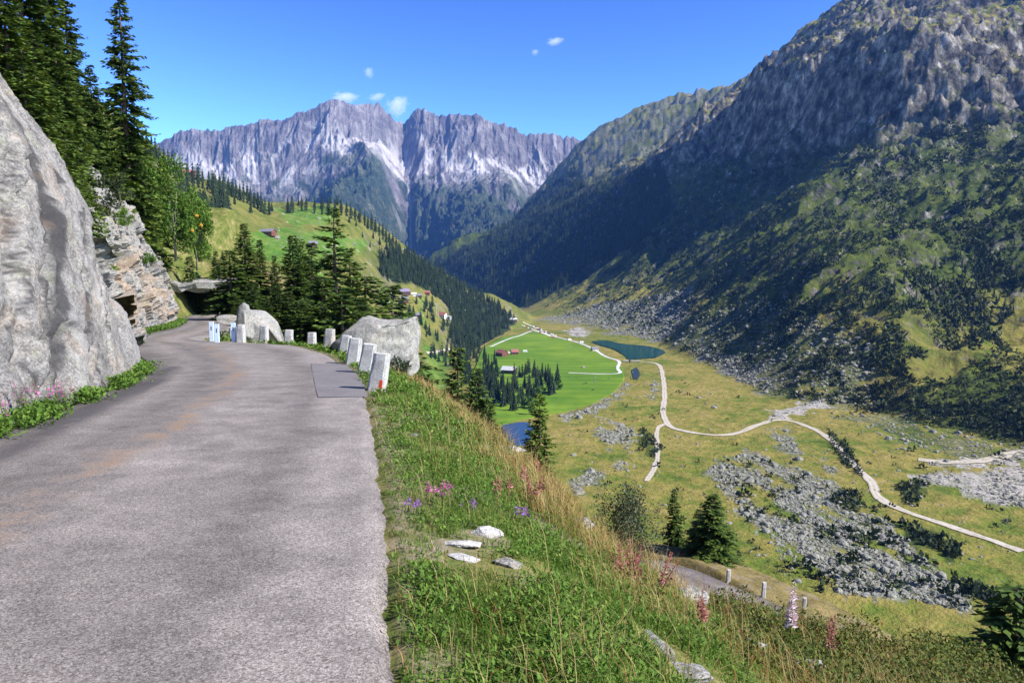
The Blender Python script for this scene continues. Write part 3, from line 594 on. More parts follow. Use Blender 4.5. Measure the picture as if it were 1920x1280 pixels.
def cliff(name, path, lean, hf, m, nu, nv, disp, smooth, label, vmax):
    pa = resample(np.array(path, float), .05); L = np.r_[0, np.cumsum(np.linalg.norm(np.diff(pa, axis=0), axis=1))]
    s = np.linspace(0, L[-1], nu); X0 = np.interp(s, L, pa[:,0]); Y0 = np.interp(s, L, pa[:,1])
    dx, dy = np.gradient(X0, s), np.gradient(Y0, s); k = 15; ker = np.ones(k)/k
    dx = np.convolve(np.pad(dx, k//2, 'edge'), ker, 'valid'); dy = np.convolve(np.pad(dy, k//2, 'edge'), ker, 'valid'); q = np.hypot(dx, dy); nx, ny = -dy/q, dx/q
    v = np.linspace(-.4, vmax, nv); S, Vv = np.meshgrid(s, v, indexing='ij'); H = hf(Y0)[:,None]
    le = np.interp(Vv, [a for a, b in lean], [b for a, b in lean])
    X = X0[:,None]+nx[:,None]*le*H; Y = Y0[:,None]+ny[:,None]*le*H; Z = -RS*np.maximum(Y0, -20)[:,None]+Vv*H
    d, at = disp(S, Vv, X, Y, Z, Y0[:,None]+0*S)
    X = X-nx[:,None]*d*.93; Y = Y-ny[:,None]*d*.93; Z = Z+d*.3
    o = mesh(name, np.stack([X, Y, Z], -1).reshape(-1, 3), gridfaces(nu, nv)[:, ::-1], m, smooth=smooth, attrs=at)
    o['label'] = label; return struct(o)
def slab_disp(S, V, X, Y, Z, Y0):
    q = S-.60*V; c1, c2, cc = cell(np.stack([(q/1.7+.3*fb2(S, V, 1.5, 3, 139)).ravel(), (V/3.6+.5*q/3.6).ravel(), 0*S.ravel()], 1), 12); c1, c2, cc = (a.reshape(S.shape) for a in (c1, c2, cc)); edge = sstep(.07, .0, c2-c1)
    d = .13*fb2(q, V*.22, 2.6, 3, 140)+.42*(cc-.5)*sstep(0, .12, c2-c1)-.13*edge+.07*fb2(q, V*.16, .8, 4, 141)+.06*fb2(S, V, .5, 4, 142)+.035*fb2(S, V, .15, 4, 143, .6)
    for q0, w, dep in ((25.0, .16, .42), (25.5, .35, .22), (26.7, .10, .25), (24.1, .12, .2), (28.6, .1, .2), (23.2, .2, .25)): d = d-dep*np.exp(-((q-q0-.25*fb2(S, V, 1.5, 3, 144))/w)**2)
    d = d-.16*np.exp(-((V-1.05-.5*fb2(S, V, 1.0, 3, 146))/.05)**2)*sstep(23.5, 25, S)*sstep(28.5, 27, S)
    d = d*sstep(-.3, .3, V)
    dk = .8*sstep(.035, .0, c2-c1)*sstep(.0,.35,fb2(S, V, .9, 3, 138))+.85*sum(np.exp(-((q-q0-.3*fb2(S, V, 1.2, 3, 147))/w)**2) for q0, w in ((25.05, .20), (25.6, .30), (26.7, .12), (24.1, .06), (28.6, .07), (23.2, .12), (27.6, .05)))*(.6+.6*sstep(-.3,.4,fb2(q*2, V*.4, 1, 3, 148)))+.6*sstep(.62, 1.0, fb2(q*1.8, V*.25, 1, 5, 149, .65))
    return d, {'warm': np.clip(.16*sstep(.25, .5, fb2(S, V, .9, 4, 145)), 0, 1).ravel(), 'stain': (.9*sstep(.24, .62, dk+.16*fb2(S, V, .35, 3, 137))).ravel()}
cliff('granite_cliff', [(-5.6,-14),(-5.95,-4),(-6.1,3),(-6.4,8.5),(-6.95,11.2),(-7.72,14.6),(-8.3,16.3),(-9.2,17.3),(-11,18.4),(-15,20.5),(-20,23)],
  [(-.4,-.08),(0,0),(2,.38),(3.5,.72),(4.8,1.35),(6.3,2.35),(7.8,3.6),(9.2,5.6),(10.3,9),(10.9,12)], lambda y: np.ones_like(y), M['slab'], 560, 190, slab_disp, True, 'smooth pale granite slab with dark water streaks leaning back beside the road', 10.9)
def crag_disp(S, V, X, Y, Z, Y0):
    qx, qy, qz = S/1.9+.35*fb2(S, V, 1.2, 3, 150), V/1.5+.3*fb2(S, V, 1.1, 3, 151), 0*S
    f1, f2, cid = cell(np.stack([qx.ravel(), qy.ravel(), qz.ravel()], 1), 3); f1, f2, cid = (a.reshape(S.shape) for a in (f1, f2, cid))
    g1, g2, gid = cell(np.stack([(S/.8).ravel(), (V/.62).ravel(), qz.ravel()], 1), 5); gid = gid.reshape(S.shape); gg = (g2-g1).reshape(S.shape)
    low = sstep(2.0, 1.2, V)
    d = (cid-.5)*(1.1-.5*low)+(gid-.5)*(.22+.45*low)-.5*sstep(.10, .02, f2-f1)-.12*sstep(.08, .02, gg)+.25*fb2(S, V, 3, 3, 152)+.04*fb2(S, V, .3, 3, 153)+.25*low
    for y0, v0, hw, hh in ((35.5, 3.3, 2.0, .6), (39.5, 3.0, .9, .5), (35.0, 1.9, 1.3, .42), (41.5, 2.0, 1.6, .42), (32.5, 5.2, 1.0, .45), (48, 3.2, .9, .35), (45.5, 1.1, .9, .25)):
        wob = .25*fb2(S, V, .8, 3, 155)
        d = d-2.6*sstep(1.15, .85, np.abs((Y0-y0)/hw)+wob)*sstep(1.12, .92, np.abs((V-v0)/hh)+wob)
    d = d*sstep(-.3, .25, V)
    warm = ((cid > .84)*.30+(gid > .88)*.2)*sstep(4.5, 2.5, V)+.18*sstep(.1, .4, fb2(S, V, 1.5, 3, 156))
    return d, {'warm': np.clip(warm, 0, .8).ravel()}
cliff('blocky_cliff', [(-11.8,22.5),(-13.4,25.4),(-16.5,30.6),(-18.2,35),(-20,41),(-22.9,49),(-25.9,56),(-28.4,59),(-33,61.5),(-40,64)],
  [(-.4,-.1),(0,0),(2,.05),(3,.25),(5,.8),(7,1.6),(8.6,2.8),(10,6),(10.6,11)], lambda y: np.interp(y, [25,30,36,45,52,56,60,64], [.55,.86,1.08,1.02,.8,.6,.5,.6]), M['crag'], 420, 170, crag_disp, False, 'blocky fractured rock face with dark hollows on the outside of the bend', 10.6)

def ico(sub):
    import bmesh
    b = bmesh.new(); bmesh.ops.create_icosphere(b, subdivisions=sub, radius=1); V = np.array([v.co[:] for v in b.verts]); b.verts.index_update(); F = np.array([[v.index for v in f.verts] for f in b.faces]); b.free(); return V, F
ICO = {k: ico(k) for k in (1, 2, 3, 4, 5)}
def rock_shape(seed, sub=3, dims=(1, 1, 1), cuts=9, rough=.06, lo=.55):
    r = np.random.default_rng(seed); V, F = ICO[sub]; V = V.copy()
    for k in range(cuts):
        n = r.normal(size=3); n /= np.linalg.norm(n); d = r.uniform(lo, .92); e = V@n-d; V = V-np.clip(e, 0, None)[:,None]*n
    V = V*(1+rough*fbm(V*2.2+seed, 4, seed))[:,None]*np.array(dims); return V, F
def boulder(px, py, t, dims, seed, label, name='boulder', cat='boulder', group=None, m=None, sub=4, rz=0, at=None, sink=.15, cuts=9, tilt=0, flat=False):
    q = P(px, py, t) if at is None else np.array(at, float)
    V, F = rock_shape(seed, sub, dims, cuts, .13 if flat else .06, .42 if flat else .5)
    c, s = math.cos(rz), math.sin(rz); c2, s2 = math.cos(tilt), math.sin(tilt)
    V = V@np.array([[c2,0,-s2],[0,1,0],[s2,0,c2]]); V = V@np.array([[c,s,0],[-s,c,0],[0,0,1]])
    o = mesh(name, V, F, m or M['rock'], smooth=sub > 3 and not flat); o.location = q.tolist(); return tag(o, label, cat, group)
# the large boulder beyond the guard stones: flat top falling to the left, sheer to the right
q = P(711, 645, 24.8); V, F = rock_shape(41, 5, (1.42, 1.3, 1.22), 10, .05, .55)
top = np.interp(V[:,0], [-1.4,-.75,-.45,0,.55,.85,1.25,1.4], [-.35,.30,.86,.72,.66,.80,.45,-.2]); V[:,2] = np.minimum(V[:,2], top+.10*fbm(V*1.6, 3, 3)); V[:,0] = np.minimum(V[:,0], 1.22+.03*V[:,2]+.06*fbm(V*2.5+3, 3, 4)); V += (.05*fbm(V*4, 5, 8))[:,None]*np.array([1, -1, .6]); V *= np.array([1.36, 1.2, 1.10])
o = mesh('boulder', V, F, M['rock'], smooth=True); o.location = q.tolist(); tag(o, 'huge pale lichen-spotted granite boulder rising behind the row of guard stones', 'boulder')
V, F = rock_shape(44, 5, (1.3, 1.1, 1.35), 7, .04, .6); V[:,2] = np.minimum(V[:,2], np.interp(V[:,0], [-1.3,-.5,0,.6,1.3], [.75,1.05,.9,.3,-.9])); o = mesh('boulder', V, F, M['rock'], smooth=True); o.location = P(487, 618, 36).tolist(); tag(o, 'rounded pale boulder sloping down to the right behind the bollards at the bend', 'boulder')
boulder(462, 604, 33.5, (.42, .4, .95), 47, 'upright blunt rock standing in front of the rounded boulder at the bend', 'standing_rock', 'rock', cuts=10)
boulder(432, 600, 38, (.9, .6, .3), 48, 'low pale rock edging the road behind the blue-white posts')
# verge rocks
VR = [(860,1022,(.30,.13,.06),'flat white rock slab lying on the verge below the purple flowers'),(912,1003,(.20,.12,.10),'blocky white rock at the right end of the verge ledge'),(868,1048,(.17,.10,.05),'small flat white rock below the white slab on the verge'),(955,1060,(.22,.10,.08),'grey-white rock at the grassy step below the ledge'),
 (778,818,(.09,.06,.05),'small white stone lying on the verge near the road edge'),(1090,985,(.16,.13,.1),'yellow lichen-covered rock on the crest beside the willow bush'),(1010,885,(.34,.24,.15),'pale rounded rock on the crest in front of the dark spruce'),(1035,905,(.28,.22,.14),'small pale rock next to the rounded rock under the dark spruce'),(950,845,(.30,.22,.10),'low pale rock breaking the crest among straw grass'),
 (1580,1180,(.30,.22,.2),'pale squarish boulder among brown bushes'),(1400,1215,(.30,.2,.14),'pale rock half hidden in bushes below the crest'),(1500,1258,(.45,.25,.16),'broad pale rock near the bottom of the bushy slope'),(1570,1265,(.22,.15,.10),'small grey rock next to the broad pale rock in the bushes'),(1230,1205,(.10,.42,.06),'long narrow pale rock lying in the grass of the slope'),(1300,1272,(.25,.16,.12),'pale rock at the foot of the grassy slope'),(1290,1120,(.26,.18,.12),'whitish rock on the brink above the hairpin road'),(1150,1030,(.2,.15,.12),'tan rock on the crest below the willow bush'),(1795,1272,(.2,.14,.1),'small grey rock under the dark fir')]
VRP = []
for k, (px, py, d, lb) in enumerate(VR):
    h_ = nearhit(px, py)
    if h_ is None: continue
    VRP.append((h_[0], h_[1], max(d)))
    sc = .62*np.linalg.norm(h_)/6.0 if h_[1] < 30 else .8
    boulder(0, 0, 0, tuple(v*q_*max(.6, min(1.1, sc)) for v, q_ in zip(d, (1.15, 1.3, .75))), 60+k, lb, 'rock', 'rock', at=h_+np.array([0, 0, d[2]*.16]), rz=random.uniform(-.5, .5) if k != 13 else .35, sub=4, cuts=16, m=M['stone'] if k in (0, 1, 2) else M['rock'], flat=True)
# the rock tunnel at the end of the visible road
tx, ty = P(382, 566, 82)[:2]; tz = -RS*82
def tunnel():
    root = empty('rock_tunnel', (tx, ty, tz), 'rough rock tunnel mouth swallowing the road at the far bend', 'tunnel', rz=.42)
    nu, nv = 70, 40; a = np.linspace(0, math.pi, nu); yy = np.linspace(0, 14, nv); A, Yl = np.meshgrid(a, yy, indexing='ij')
    def arch(w, h, rough, sd):
        X = -np.sign(np.cos(A))*np.abs(np.cos(A))**.55*w; Z = np.abs(np.sin(A))**.6*h; d = rough*fb2(A*3, Yl*.6, 1, 4, sd)
        return X*(1+d*.2), Z+d*sstep(0, .5, Z)
    Xi, Zi = arch(4.8, 3.7, .6, 160); Xo, Zo = arch(6.3, 4.5, 1.2, 161); Zi = Zi*.80-.2; Zo = Zo*.84-.4
    Vi = np.stack([Xi, Yl+.5*fb2(A*4, Yl, 1, 3, 162), Zi], -1).reshape(-1, 3); Vo = np.stack([Xo, Yl-.5+.9*fb2(A*3, Yl, 1, 3, 163), Zo], -1).reshape(-1, 3)
    Fi = gridfaces(nu, nv); n = nu*nv; rim = np.array([[i*nv, (i+1)*nv, n+(i+1)*nv, n+i*nv] for i in range(nu-1)]); back = np.array([[i*nv+nv-1, n+i*nv+nv-1, n+(i+1)*nv+nv-1, (i+1)*nv+nv-1] for i in range(nu-1)])
    mesh('rock_arch', np.vstack([Vi, Vo]), [Fi, Fi[:, ::-1]+n, rim, back], M['crag'], root, False)
    b = MB(); b.box((0, 13.2, 1.6), (10.8, .6, 4.8)); b.build('back_wall', M['crag'], root)
tunnel()
# ------------------------------------------------------------------ vegetation
M['bark'] = plain('spruce_bark', (.09, .065, .05), .95, .4, 12); M['greybark'] = plain('grey_bark', (.16, .14, .12), .95, .4, 12)
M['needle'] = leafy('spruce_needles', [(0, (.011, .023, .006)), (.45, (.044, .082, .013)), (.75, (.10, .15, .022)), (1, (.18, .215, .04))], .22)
M['needle_far'] = leafy('forest_needles', [(0, (.008, .017, .008)), (.5, (.022, .040, .014)), (.85, (.05, .075, .022)), (1, (.09, .11, .03))], .12)
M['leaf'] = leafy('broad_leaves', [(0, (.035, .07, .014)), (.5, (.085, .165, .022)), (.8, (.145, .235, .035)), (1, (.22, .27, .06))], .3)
M['greyleaf'] = leafy('willow_leaves', [(0, (.025, .038, .02)), (.5, (.065, .085, .045)), (.85, (.13, .15, .09)), (1, (.20, .21, .14))], .25)
M['shrub'] = leafy('alder_leaves', [(0, (.010, .019, .009)), (.5, (.028, .045, .016)), (.8, (.06, .075, .022)), (1, (.11, .12, .035))], .15)
M['brownbush'] = leafy('heath_leaves', [(0, (.025, .035, .01)), (.35, (.07, .10, .018)), (.6, (.13, .15, .025)), (.78, (.17, .08, .03)), (1, (.23, .13, .045))], .25)
M['berry'] = plain('orange_berries', (.50, .27, .03), .5, .2, 6)
def kites(base, d, side, L, Wd, tint, fold=.0):
    """kite-shaped sprays: base point, direction, side vector, length, width"""
    n = len(base); mid = base+d*(L*.45)[:,None]; V = np.stack([base, mid-side*(Wd*.5)[:,None], base+d*L[:,None], mid+side*(Wd*.5)[:,None]], 1).reshape(-1, 3)
    i = np.arange(n)*4; return V, np.stack([i, i+1, i+2, i+3], 1), np.repeat(tint, 4)
def unit(v): return v/(np.linalg.norm(v, axis=-1, keepdims=True)+1e-9)
def spruce_crown(seed, H, R, low=.06, dens=1.0, droop=.25, ragged=.25, step=.1, gap=0):
    r = np.random.default_rng(seed); B, D, S, Ls, Ws, Ts, tw = [], [], [], [], [], [], []
    nw = int(H/(.17 if H > 6 else .12)*dens)
    for k in range(nw):
        f = low+(1-low)*(k+r.uniform(-.3,.3))/nw; f = min(max(f, low), .985); z = H*f
        prof = (1-f)**.85*min(1, .55+(f-low)*3)
        if gap and r.random() < gap: prof *= r.uniform(.35, .7)
        for j in range(r.integers(3, 5)):
            z = H*min(.985, max(low, f+r.uniform(-.5,.5)/nw))
            L = R*prof*r.uniform(1-ragged*1.6, 1+ragged)+.12; az = r.uniform(0, 2*math.pi)
            slope = np.interp(f, [0, .5, 1], [-.42, -.12, .55])+r.uniform(-.15,.15)
            n = max(3, int(L/step)); u = (np.arange(n)+r.random(n))/n; u = u[u > .12]; n = len(u)
            if not n: continue
            o = np.array([math.cos(az), math.sin(az), 0]); lat = np.array([-o[1], o[0], 0]); zz = L*(slope*u-droop*u*u+.32*droop*u**4*2)
            pt = np.array([0, 0, z])+o*(L*u)[:,None]+np.array([0, 0, 1])*zz[:,None]
            for sd in (-1, 1, 0):
                m = n; dd = unit(o*r.uniform(.5,.9,(m,1))+lat*sd*r.uniform(.5,1.0,(m,1))+np.array([0,0,1])*(r.uniform(-.55,-.05,(m,1)) if sd else r.uniform(-.1,.25,(m,1))))
                ln = (.12+.30*L*(1-u)*.7+.10)*r.uniform(.7,1.25,m)*(1 if sd else .75); ln = np.minimum(ln, .75)
                B.append(pt+r.normal(0,.02,(m,3))); D.append(dd); S.append(unit(np.cross(dd, np.array([0,0,1])+r.normal(0,.5,(m,3))))); Ls.append(ln); Ws.append(ln*r.uniform(.38,.62,m))
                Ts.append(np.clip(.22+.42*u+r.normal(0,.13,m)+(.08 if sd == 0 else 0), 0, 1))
            r.random() < .5 and tw.append((np.array([0,0,z]), pt[-1], .012+.008*L))
    V, F, T = kites(np.vstack(B), np.vstack(D), np.vstack(S), np.concatenate(Ls), np.concatenate(Ws), np.concatenate(Ts)); return V, F, T, tw
def twigs(tw, r0=1.0):
    a = np.array([t[0] for t in tw]); b = np.array([t[1] for t in tw]); w = np.array([t[2] for t in tw])*r0; d = unit(b-a); u = unit(np.cross(d, [0.01,0,1])); v = np.cross(d, u); n = len(a)
    V = np.concatenate([np.stack([a+u*w[:,None], a-u*w[:,None]*.5+v*w[:,None]*.87, a-u*w[:,None]*.5-v*w[:,None]*.87], 1), b[:,None]], 1).reshape(-1, 3); i = np.arange(n)*4
    return V, np.concatenate([np.stack([i, i+1, i+3], 1), np.stack([i+1, i+2, i+3], 1), np.stack([i+2, i, i+3], 1)])
def trunk_mesh(H, r0, r1, seed, tw=None, n=10, bend=.01):
    r = np.random.default_rng(seed); k = 14; zs = np.linspace(-.6, H, k); c = np.cumsum(r.normal(0, bend*H/k, (k, 2)), 0); c -= c[0]; a = np.arange(n)*2*math.pi/n
    V = []
    for i, z in enumerate(zs):
        f = max(0, z)/H; rr = r0*(1-f)+r1*f+(.25*r0 if i == 0 else 0); V.append(np.stack([.0*c[i,0]+rr*np.cos(a), .0*c[i,1]+rr*np.sin(a), np.full(n, z)], 1))
    V = np.vstack(V); F = np.array([[i*n+j, i*n+(j+1) % n, (i+1)*n+(j+1) % n, (i+1)*n+j] for i in range(k-1) for j in range(n)])
    Fs = [F]
    if tw: tv, tf = twigs(tw); Fs.append(tf+len(V)); V = np.vstack([V, tv])
    return V, Fs
PROTO = {}
def spruce_proto(key, H, R, **kw):
    V, F, T, tw = spruce_crown(hash(key) % 9999 if not isinstance(key, int) else key, H, R, **kw)
    root = bpy.data.objects.new('spruce_tree', None); tv, tf = trunk_mesh(H*.99, .016*H+.02, .012, 1, tw)
    PROTO[key] = (H, tv, tf, V, F, T); return key
def set_tree(key, loc, height, label, group=None, name='spruce_tree', cat='tree', wide=1.0, rz=None):
    H, tv, tf, V, F, T = PROTO[key]
    root = empty(name, loc, label, cat, group, random.uniform(0, 6.28) if rz is None else rz); s = height/H; root.scale = (s*wide, s*wide, s)
    if key not in MESHES:
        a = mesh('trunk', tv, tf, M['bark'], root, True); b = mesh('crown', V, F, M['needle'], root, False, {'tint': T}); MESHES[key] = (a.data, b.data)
    else:
        for nm, me in zip(('trunk', 'crown'), MESHES[key]): o = bpy.data.objects.new(nm, me); COL.objects.link(o); o.parent = root
    return root
MESHES = {}
spruce_proto(1, 13, 2.3, low=.05, ragged=.4, droop=.3, gap=.12, dens=1.5); spruce_proto(2, 12, 2.5, low=.03, ragged=.3, dens=1.5); spruce_proto(3, 14, 2.2, low=.10, ragged=.45, gap=.2, droop=.35, dens=1.4); spruce_proto(4, 7, 1.7, low=.02, dens=1.5, ragged=.25)
spruce_proto(5, 15, 3.0, low=.08, ragged=.55, gap=.3, droop=.3)
def ptree(px, t, top, key, label, group=None, wide=1.0, sink=.2, hmax=40):
    x, y, _ = P(px, top, t); zt = P(px, top, t)[2]; g = float(gz(x, y)[0])-sink; h = max(1.5, min(hmax, zt-g)); return set_tree(key, (x, y, g), h, label, group, wide=wide)
ptree(222, 46, -30, 3, 'tall ragged spruce standing clear against the sky above the blocky rock face', wide=.95)
for px, t, top, key, w in ((118,42,-60,3,.9),(82,36,-90,1,1.0),(28,30,-160,2,1.1),(112,33,110,1,1.0),(168,44,120,2,1.0),(172,46,200,4,1.3),(85,27,215,4,1.2),(60,22,60,2,1.2),(252,54,240,1,1.0),(205,52,265,4,1.2),(100,31,40,1,1.1),(2,21,-60,2,1.2),(232,47,250,4,1.3),(275,62,262,2,1.1),(120,24,235,4,1.2),(125,40,240,4,1.3),(40,17,90,4,1.2),(-60,20,-40,1,1.2),(195,54,190,1,1.0),(100,30,180,4,1.2)):
    ptree(px, t, top, key, 'dark spruce in the dense stand crowding the slope above the granite slab', 'spruces above the granite slab', w)
MID = [(457,62,418,2,1.0,'tall pointed spruce at the left end of the clump behind the bend'),(430,60,468,4,1.2,'broad short spruce left of the pointed spruce behind the bend'),(486,66,448,1,.95,'narrow spruce just right of the pointed spruce behind the bend'),(514,60,478,3,.9,'thin open spruce in the gap of the clump behind the bend'),(548,64,440,2,.95,'slim spruce in the middle of the clump behind the bend'),(562,70,446,1,.9,'slim spruce close behind the middle of the clump'),(584,66,452,1,.95,'spruce left of the tallest ragged spruce of the clump'),
 (625,56,386,5,1.05,'tallest and widest ragged spruce towering over the large boulder'),(604,52,520,4,1.3,'low bushy spruce below the tallest ragged spruce'),(655,60,462,3,1.0,'leaning thin spruce right of the tallest ragged spruce'),(684,52,514,4,1.25,'small bushy spruce rising over the left shoulder of the large boulder'),(520,56,535,4,1.2,'short bushy spruce under the thin open spruce behind the bend'),(563,49,562,4,1.3,'low dark spruce just behind the gap between the tall bollards'),(604,50,572,4,1.3,'lowest dark spruce right behind the bollard beside the large boulder'),(668,50,556,4,1.2,'low bushy spruce peeking over the top left of the large boulder'),(445,56,556,4,1.2,'low dense spruce between the tunnel and the upright blunt rock'),(540,52,545,4,1.3,'short dense spruce above the third bollard'),(500,50,560,4,1.2,'short dense spruce behind the rounded boulder'),(470,52,530,4,1.2,'dense young spruce behind the upright blunt rock'),(735,80,532,4,1.1,'small spruce standing alone behind the top of the large boulder'),(575,50,560,4,1.3,'short dense spruce behind the fourth bollard'),(640,48,548,4,1.3,'dark low spruce directly behind the left end of the large boulder')]
for px, t, top, key, w, lb in MID: ptree(px, t, top, key, lb, 'spruces behind the bend', w*1.42)
for px, t, top, key, w in ((345,100,425,2,1.0),(368,96,418,1,1.1),(388,104,448,2,1.0),(330,98,408,1,1.0),(404,92,470,4,1.2),(355,88,480,4,1.2),(418,98,500,4,1.2)):
    ptree(px, t, top, key, 'spruce in the dark group over the rock tunnel', 'spruces over the rock tunnel', w)
for px, t, top, key, w, lb in ((1012,40,735,2,.95,'full dark spruce standing alone below the crest beside the blue pond'),(858,58,646,1,1.1,'dark spruce below the straw grass crest, left of a pair'),(893,50,688,2,1.0,'dark spruce below the straw grass crest, right of a pair'),(912,46,742,4,1.0,'small spruce at the foot of the pair below the crest'),(1265,55,920,4,1.0,'slim dark little spruce beyond the hairpin road'),(1338,51,925,4,1.9,'wide bushy young spruce beyond the hairpin road'),(1310,53,955,4,1.5,'low bushy spruce between the two little trees beyond the hairpin road'),(1908,13.5,1100,4,1.9,'dark fir in deep shade at the edge of the bushy slope')):
    ptree(px, t, top, key, lb, None, w)
# leafy trees and bushes
def leaf_cloud(seed, n, rad, clumps=14, size=.12, flat=1.0, up=.3):
    r = np.random.default_rng(seed); c = r.normal(size=(clumps, 3)); c = unit(c)*(r.uniform(.35, .95, (clumps, 1))); k = r.integers(0, clumps, n)
    p_ = c[k]+unit(r.normal(size=(n, 3)))*(r.random((n, 1))**.5)*r.uniform(.25, .45, clumps)[k][:,None]; B = p_*np.array(rad)
    D = unit(r.normal(size=(n, 3))+unit(p_)*.8+np.array([0, 0, up])); S = unit(np.cross(D, r.normal(size=(n, 3)))); L = size*r.uniform(.6, 1.4, n)
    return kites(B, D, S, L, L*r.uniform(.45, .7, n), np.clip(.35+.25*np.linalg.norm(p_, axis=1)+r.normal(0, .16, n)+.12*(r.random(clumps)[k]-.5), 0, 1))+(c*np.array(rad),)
def leafy_tree(name, loc, rad, trunk_h, seed, label, m, n=5000, size=.14, cat='tree', group=None, clumps=16, bark='greybark', r0=.05, berries=None):
    root = empty(name, loc, label, cat, group); V, F, T, c = leaf_cloud(seed, n, rad, clumps, size); V = V+np.array([0, 0, trunk_h]); c = c+np.array([0, 0, trunk_h])
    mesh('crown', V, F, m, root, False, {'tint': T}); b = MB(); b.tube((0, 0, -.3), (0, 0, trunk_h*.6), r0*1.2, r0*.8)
    for q in c: b.tube((0, 0, max(.02, trunk_h*.45)), q, r0*.6, r0*.12, 5)
    b.build('trunk', M[bark], root, True)
    if berries is not None:
        r = np.random.default_rng(seed+1); iv, ifc = ICO[1]
        for q in berries:
            Vs, Fs = [], []
            bv, bf = ICO[3]; bv = bv*(1+.9*fbm(bv*3.1+r.random()*9, 3, 6))[:,None]*np.array([.11, .11, .10])+np.array(q); mesh('berry_cluster', bv, bf, M['berry'], root, False)
    return root
q = P(322, 500, 58); g0 = float(gz(q[0], q[1])[0]); zc = P(325, 400, 58)[2]
rw = P(325, 385, 58)
g0 = float(P(300,482,57)[2]); leafy_tree('rowan_tree', (rw[0], rw[1], g0), (1.7, 1.7, 3.4), rw[2]-g0-.2, 5, 'light green rowan with orange berry clusters growing by the blocky rock face', M['leaf'], 9000, .22, clumps=26, r0=.09,
  berries=[np.array([d[0], d[1]-1.2, rw[2]-g0+d[2]]) for d in ((2.3,0,-.9),(2.5,.2,-1.6),(1.9,0,-2.0))])
rw2 = P(366, 425, 60); g2 = float(P(366,500,60)[2]); leafy_tree('leafy_tree', (rw2[0], rw2[1], g2), (1.4, 1.4, 2.6), rw2[2]-g2, 6, 'small light green leafy tree right of the rowan with berries', M['leaf'], 6000, .2, clumps=22, r0=.06)
rw3 = P(285, 330, 57); g3 = float(P(285,420,57)[2]); leafy_tree('leafy_tree', (rw3[0], rw3[1], g3), (1.2, 1.2, 2.2), rw3[2]-g3, 7, 'slender leafy tree above the top of the blocky rock face', M['leaf'], 3600, .2, clumps=16, r0=.06)
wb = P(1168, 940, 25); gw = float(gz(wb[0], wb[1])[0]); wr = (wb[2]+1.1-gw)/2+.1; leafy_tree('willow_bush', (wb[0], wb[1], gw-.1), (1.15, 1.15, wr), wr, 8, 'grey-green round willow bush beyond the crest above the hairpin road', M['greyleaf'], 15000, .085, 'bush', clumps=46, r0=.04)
for k, (px, py, rad, lb, m_) in enumerate(((745,690,(.36,.36,.36),'grey-green bush hugging the back of the nearest bollard','greyleaf'),(1320,1030,(.01,.01,.01),'',''),(238,420,(.5,.5,.5),'small green bush clinging to a ledge of the blocky rock face','leaf'),(278,492,(.4,.4,.3),'tiny bright green shrub over a dark hollow in the rock face','leaf'),(225,372,(.8,.8,.8),'dark green bush at the top of the blocky rock face','shrub'),(195,405,(.7,.7,.9),'dark shrub filling the notch between the slab and the rock face','shrub'),(478,610,(.32,.3,.4),'small green shrub between the first two white bollards','leaf'))):
    if not lb: continue
    if px < 300: loc = P(px, py, {238:37, 278:41, 225:39, 195:27}[px])
    else:
        loc = nearhit(px, py+14)
        if loc is None: continue
    leafy_tree('shrub', (loc[0], loc[1], loc[2]), rad, rad[2]*.7, 20+k, lb, M[m_], 900, .10, 'shrub', clumps=10, r0=.02)

# ---------------------------------------------------------------- far trees, shrubs and stones
def low_spruce(seed, layers=7, spikes=9, w=.17):
    r = np.random.default_rng(seed); V, F, T = [], [], []
    for k in range(layers):
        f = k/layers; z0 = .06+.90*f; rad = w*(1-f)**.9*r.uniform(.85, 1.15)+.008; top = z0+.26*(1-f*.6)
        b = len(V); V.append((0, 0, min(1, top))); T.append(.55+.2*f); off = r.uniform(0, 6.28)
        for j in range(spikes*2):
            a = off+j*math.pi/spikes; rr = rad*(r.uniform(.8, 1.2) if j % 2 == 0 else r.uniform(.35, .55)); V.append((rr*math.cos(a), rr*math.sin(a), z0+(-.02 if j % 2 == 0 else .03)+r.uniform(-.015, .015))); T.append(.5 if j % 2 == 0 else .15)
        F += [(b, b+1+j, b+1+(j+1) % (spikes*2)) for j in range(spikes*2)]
    b = len(V)
    for j in range(4): V.append((.012*math.cos(j*1.57), .012*math.sin(j*1.57), -.08)); T.append(.1)
    V.append((0, 0, .5)); T.append(.1); F += [(b+j, b+(j+1) % 4, b+4) for j in range(4)]
    return np.array(V, float), np.array(F), np.array(T)
def clump(seed, n=16):
    r = np.random.default_rng(seed); V, F, T, c = leaf_cloud(seed, n, (.55, .55, .42), 6, .55); return V+np.array([0, 0, .25]), np.vstack([F[:, [0,1,2]], F[:, [0,2,3]]]), T
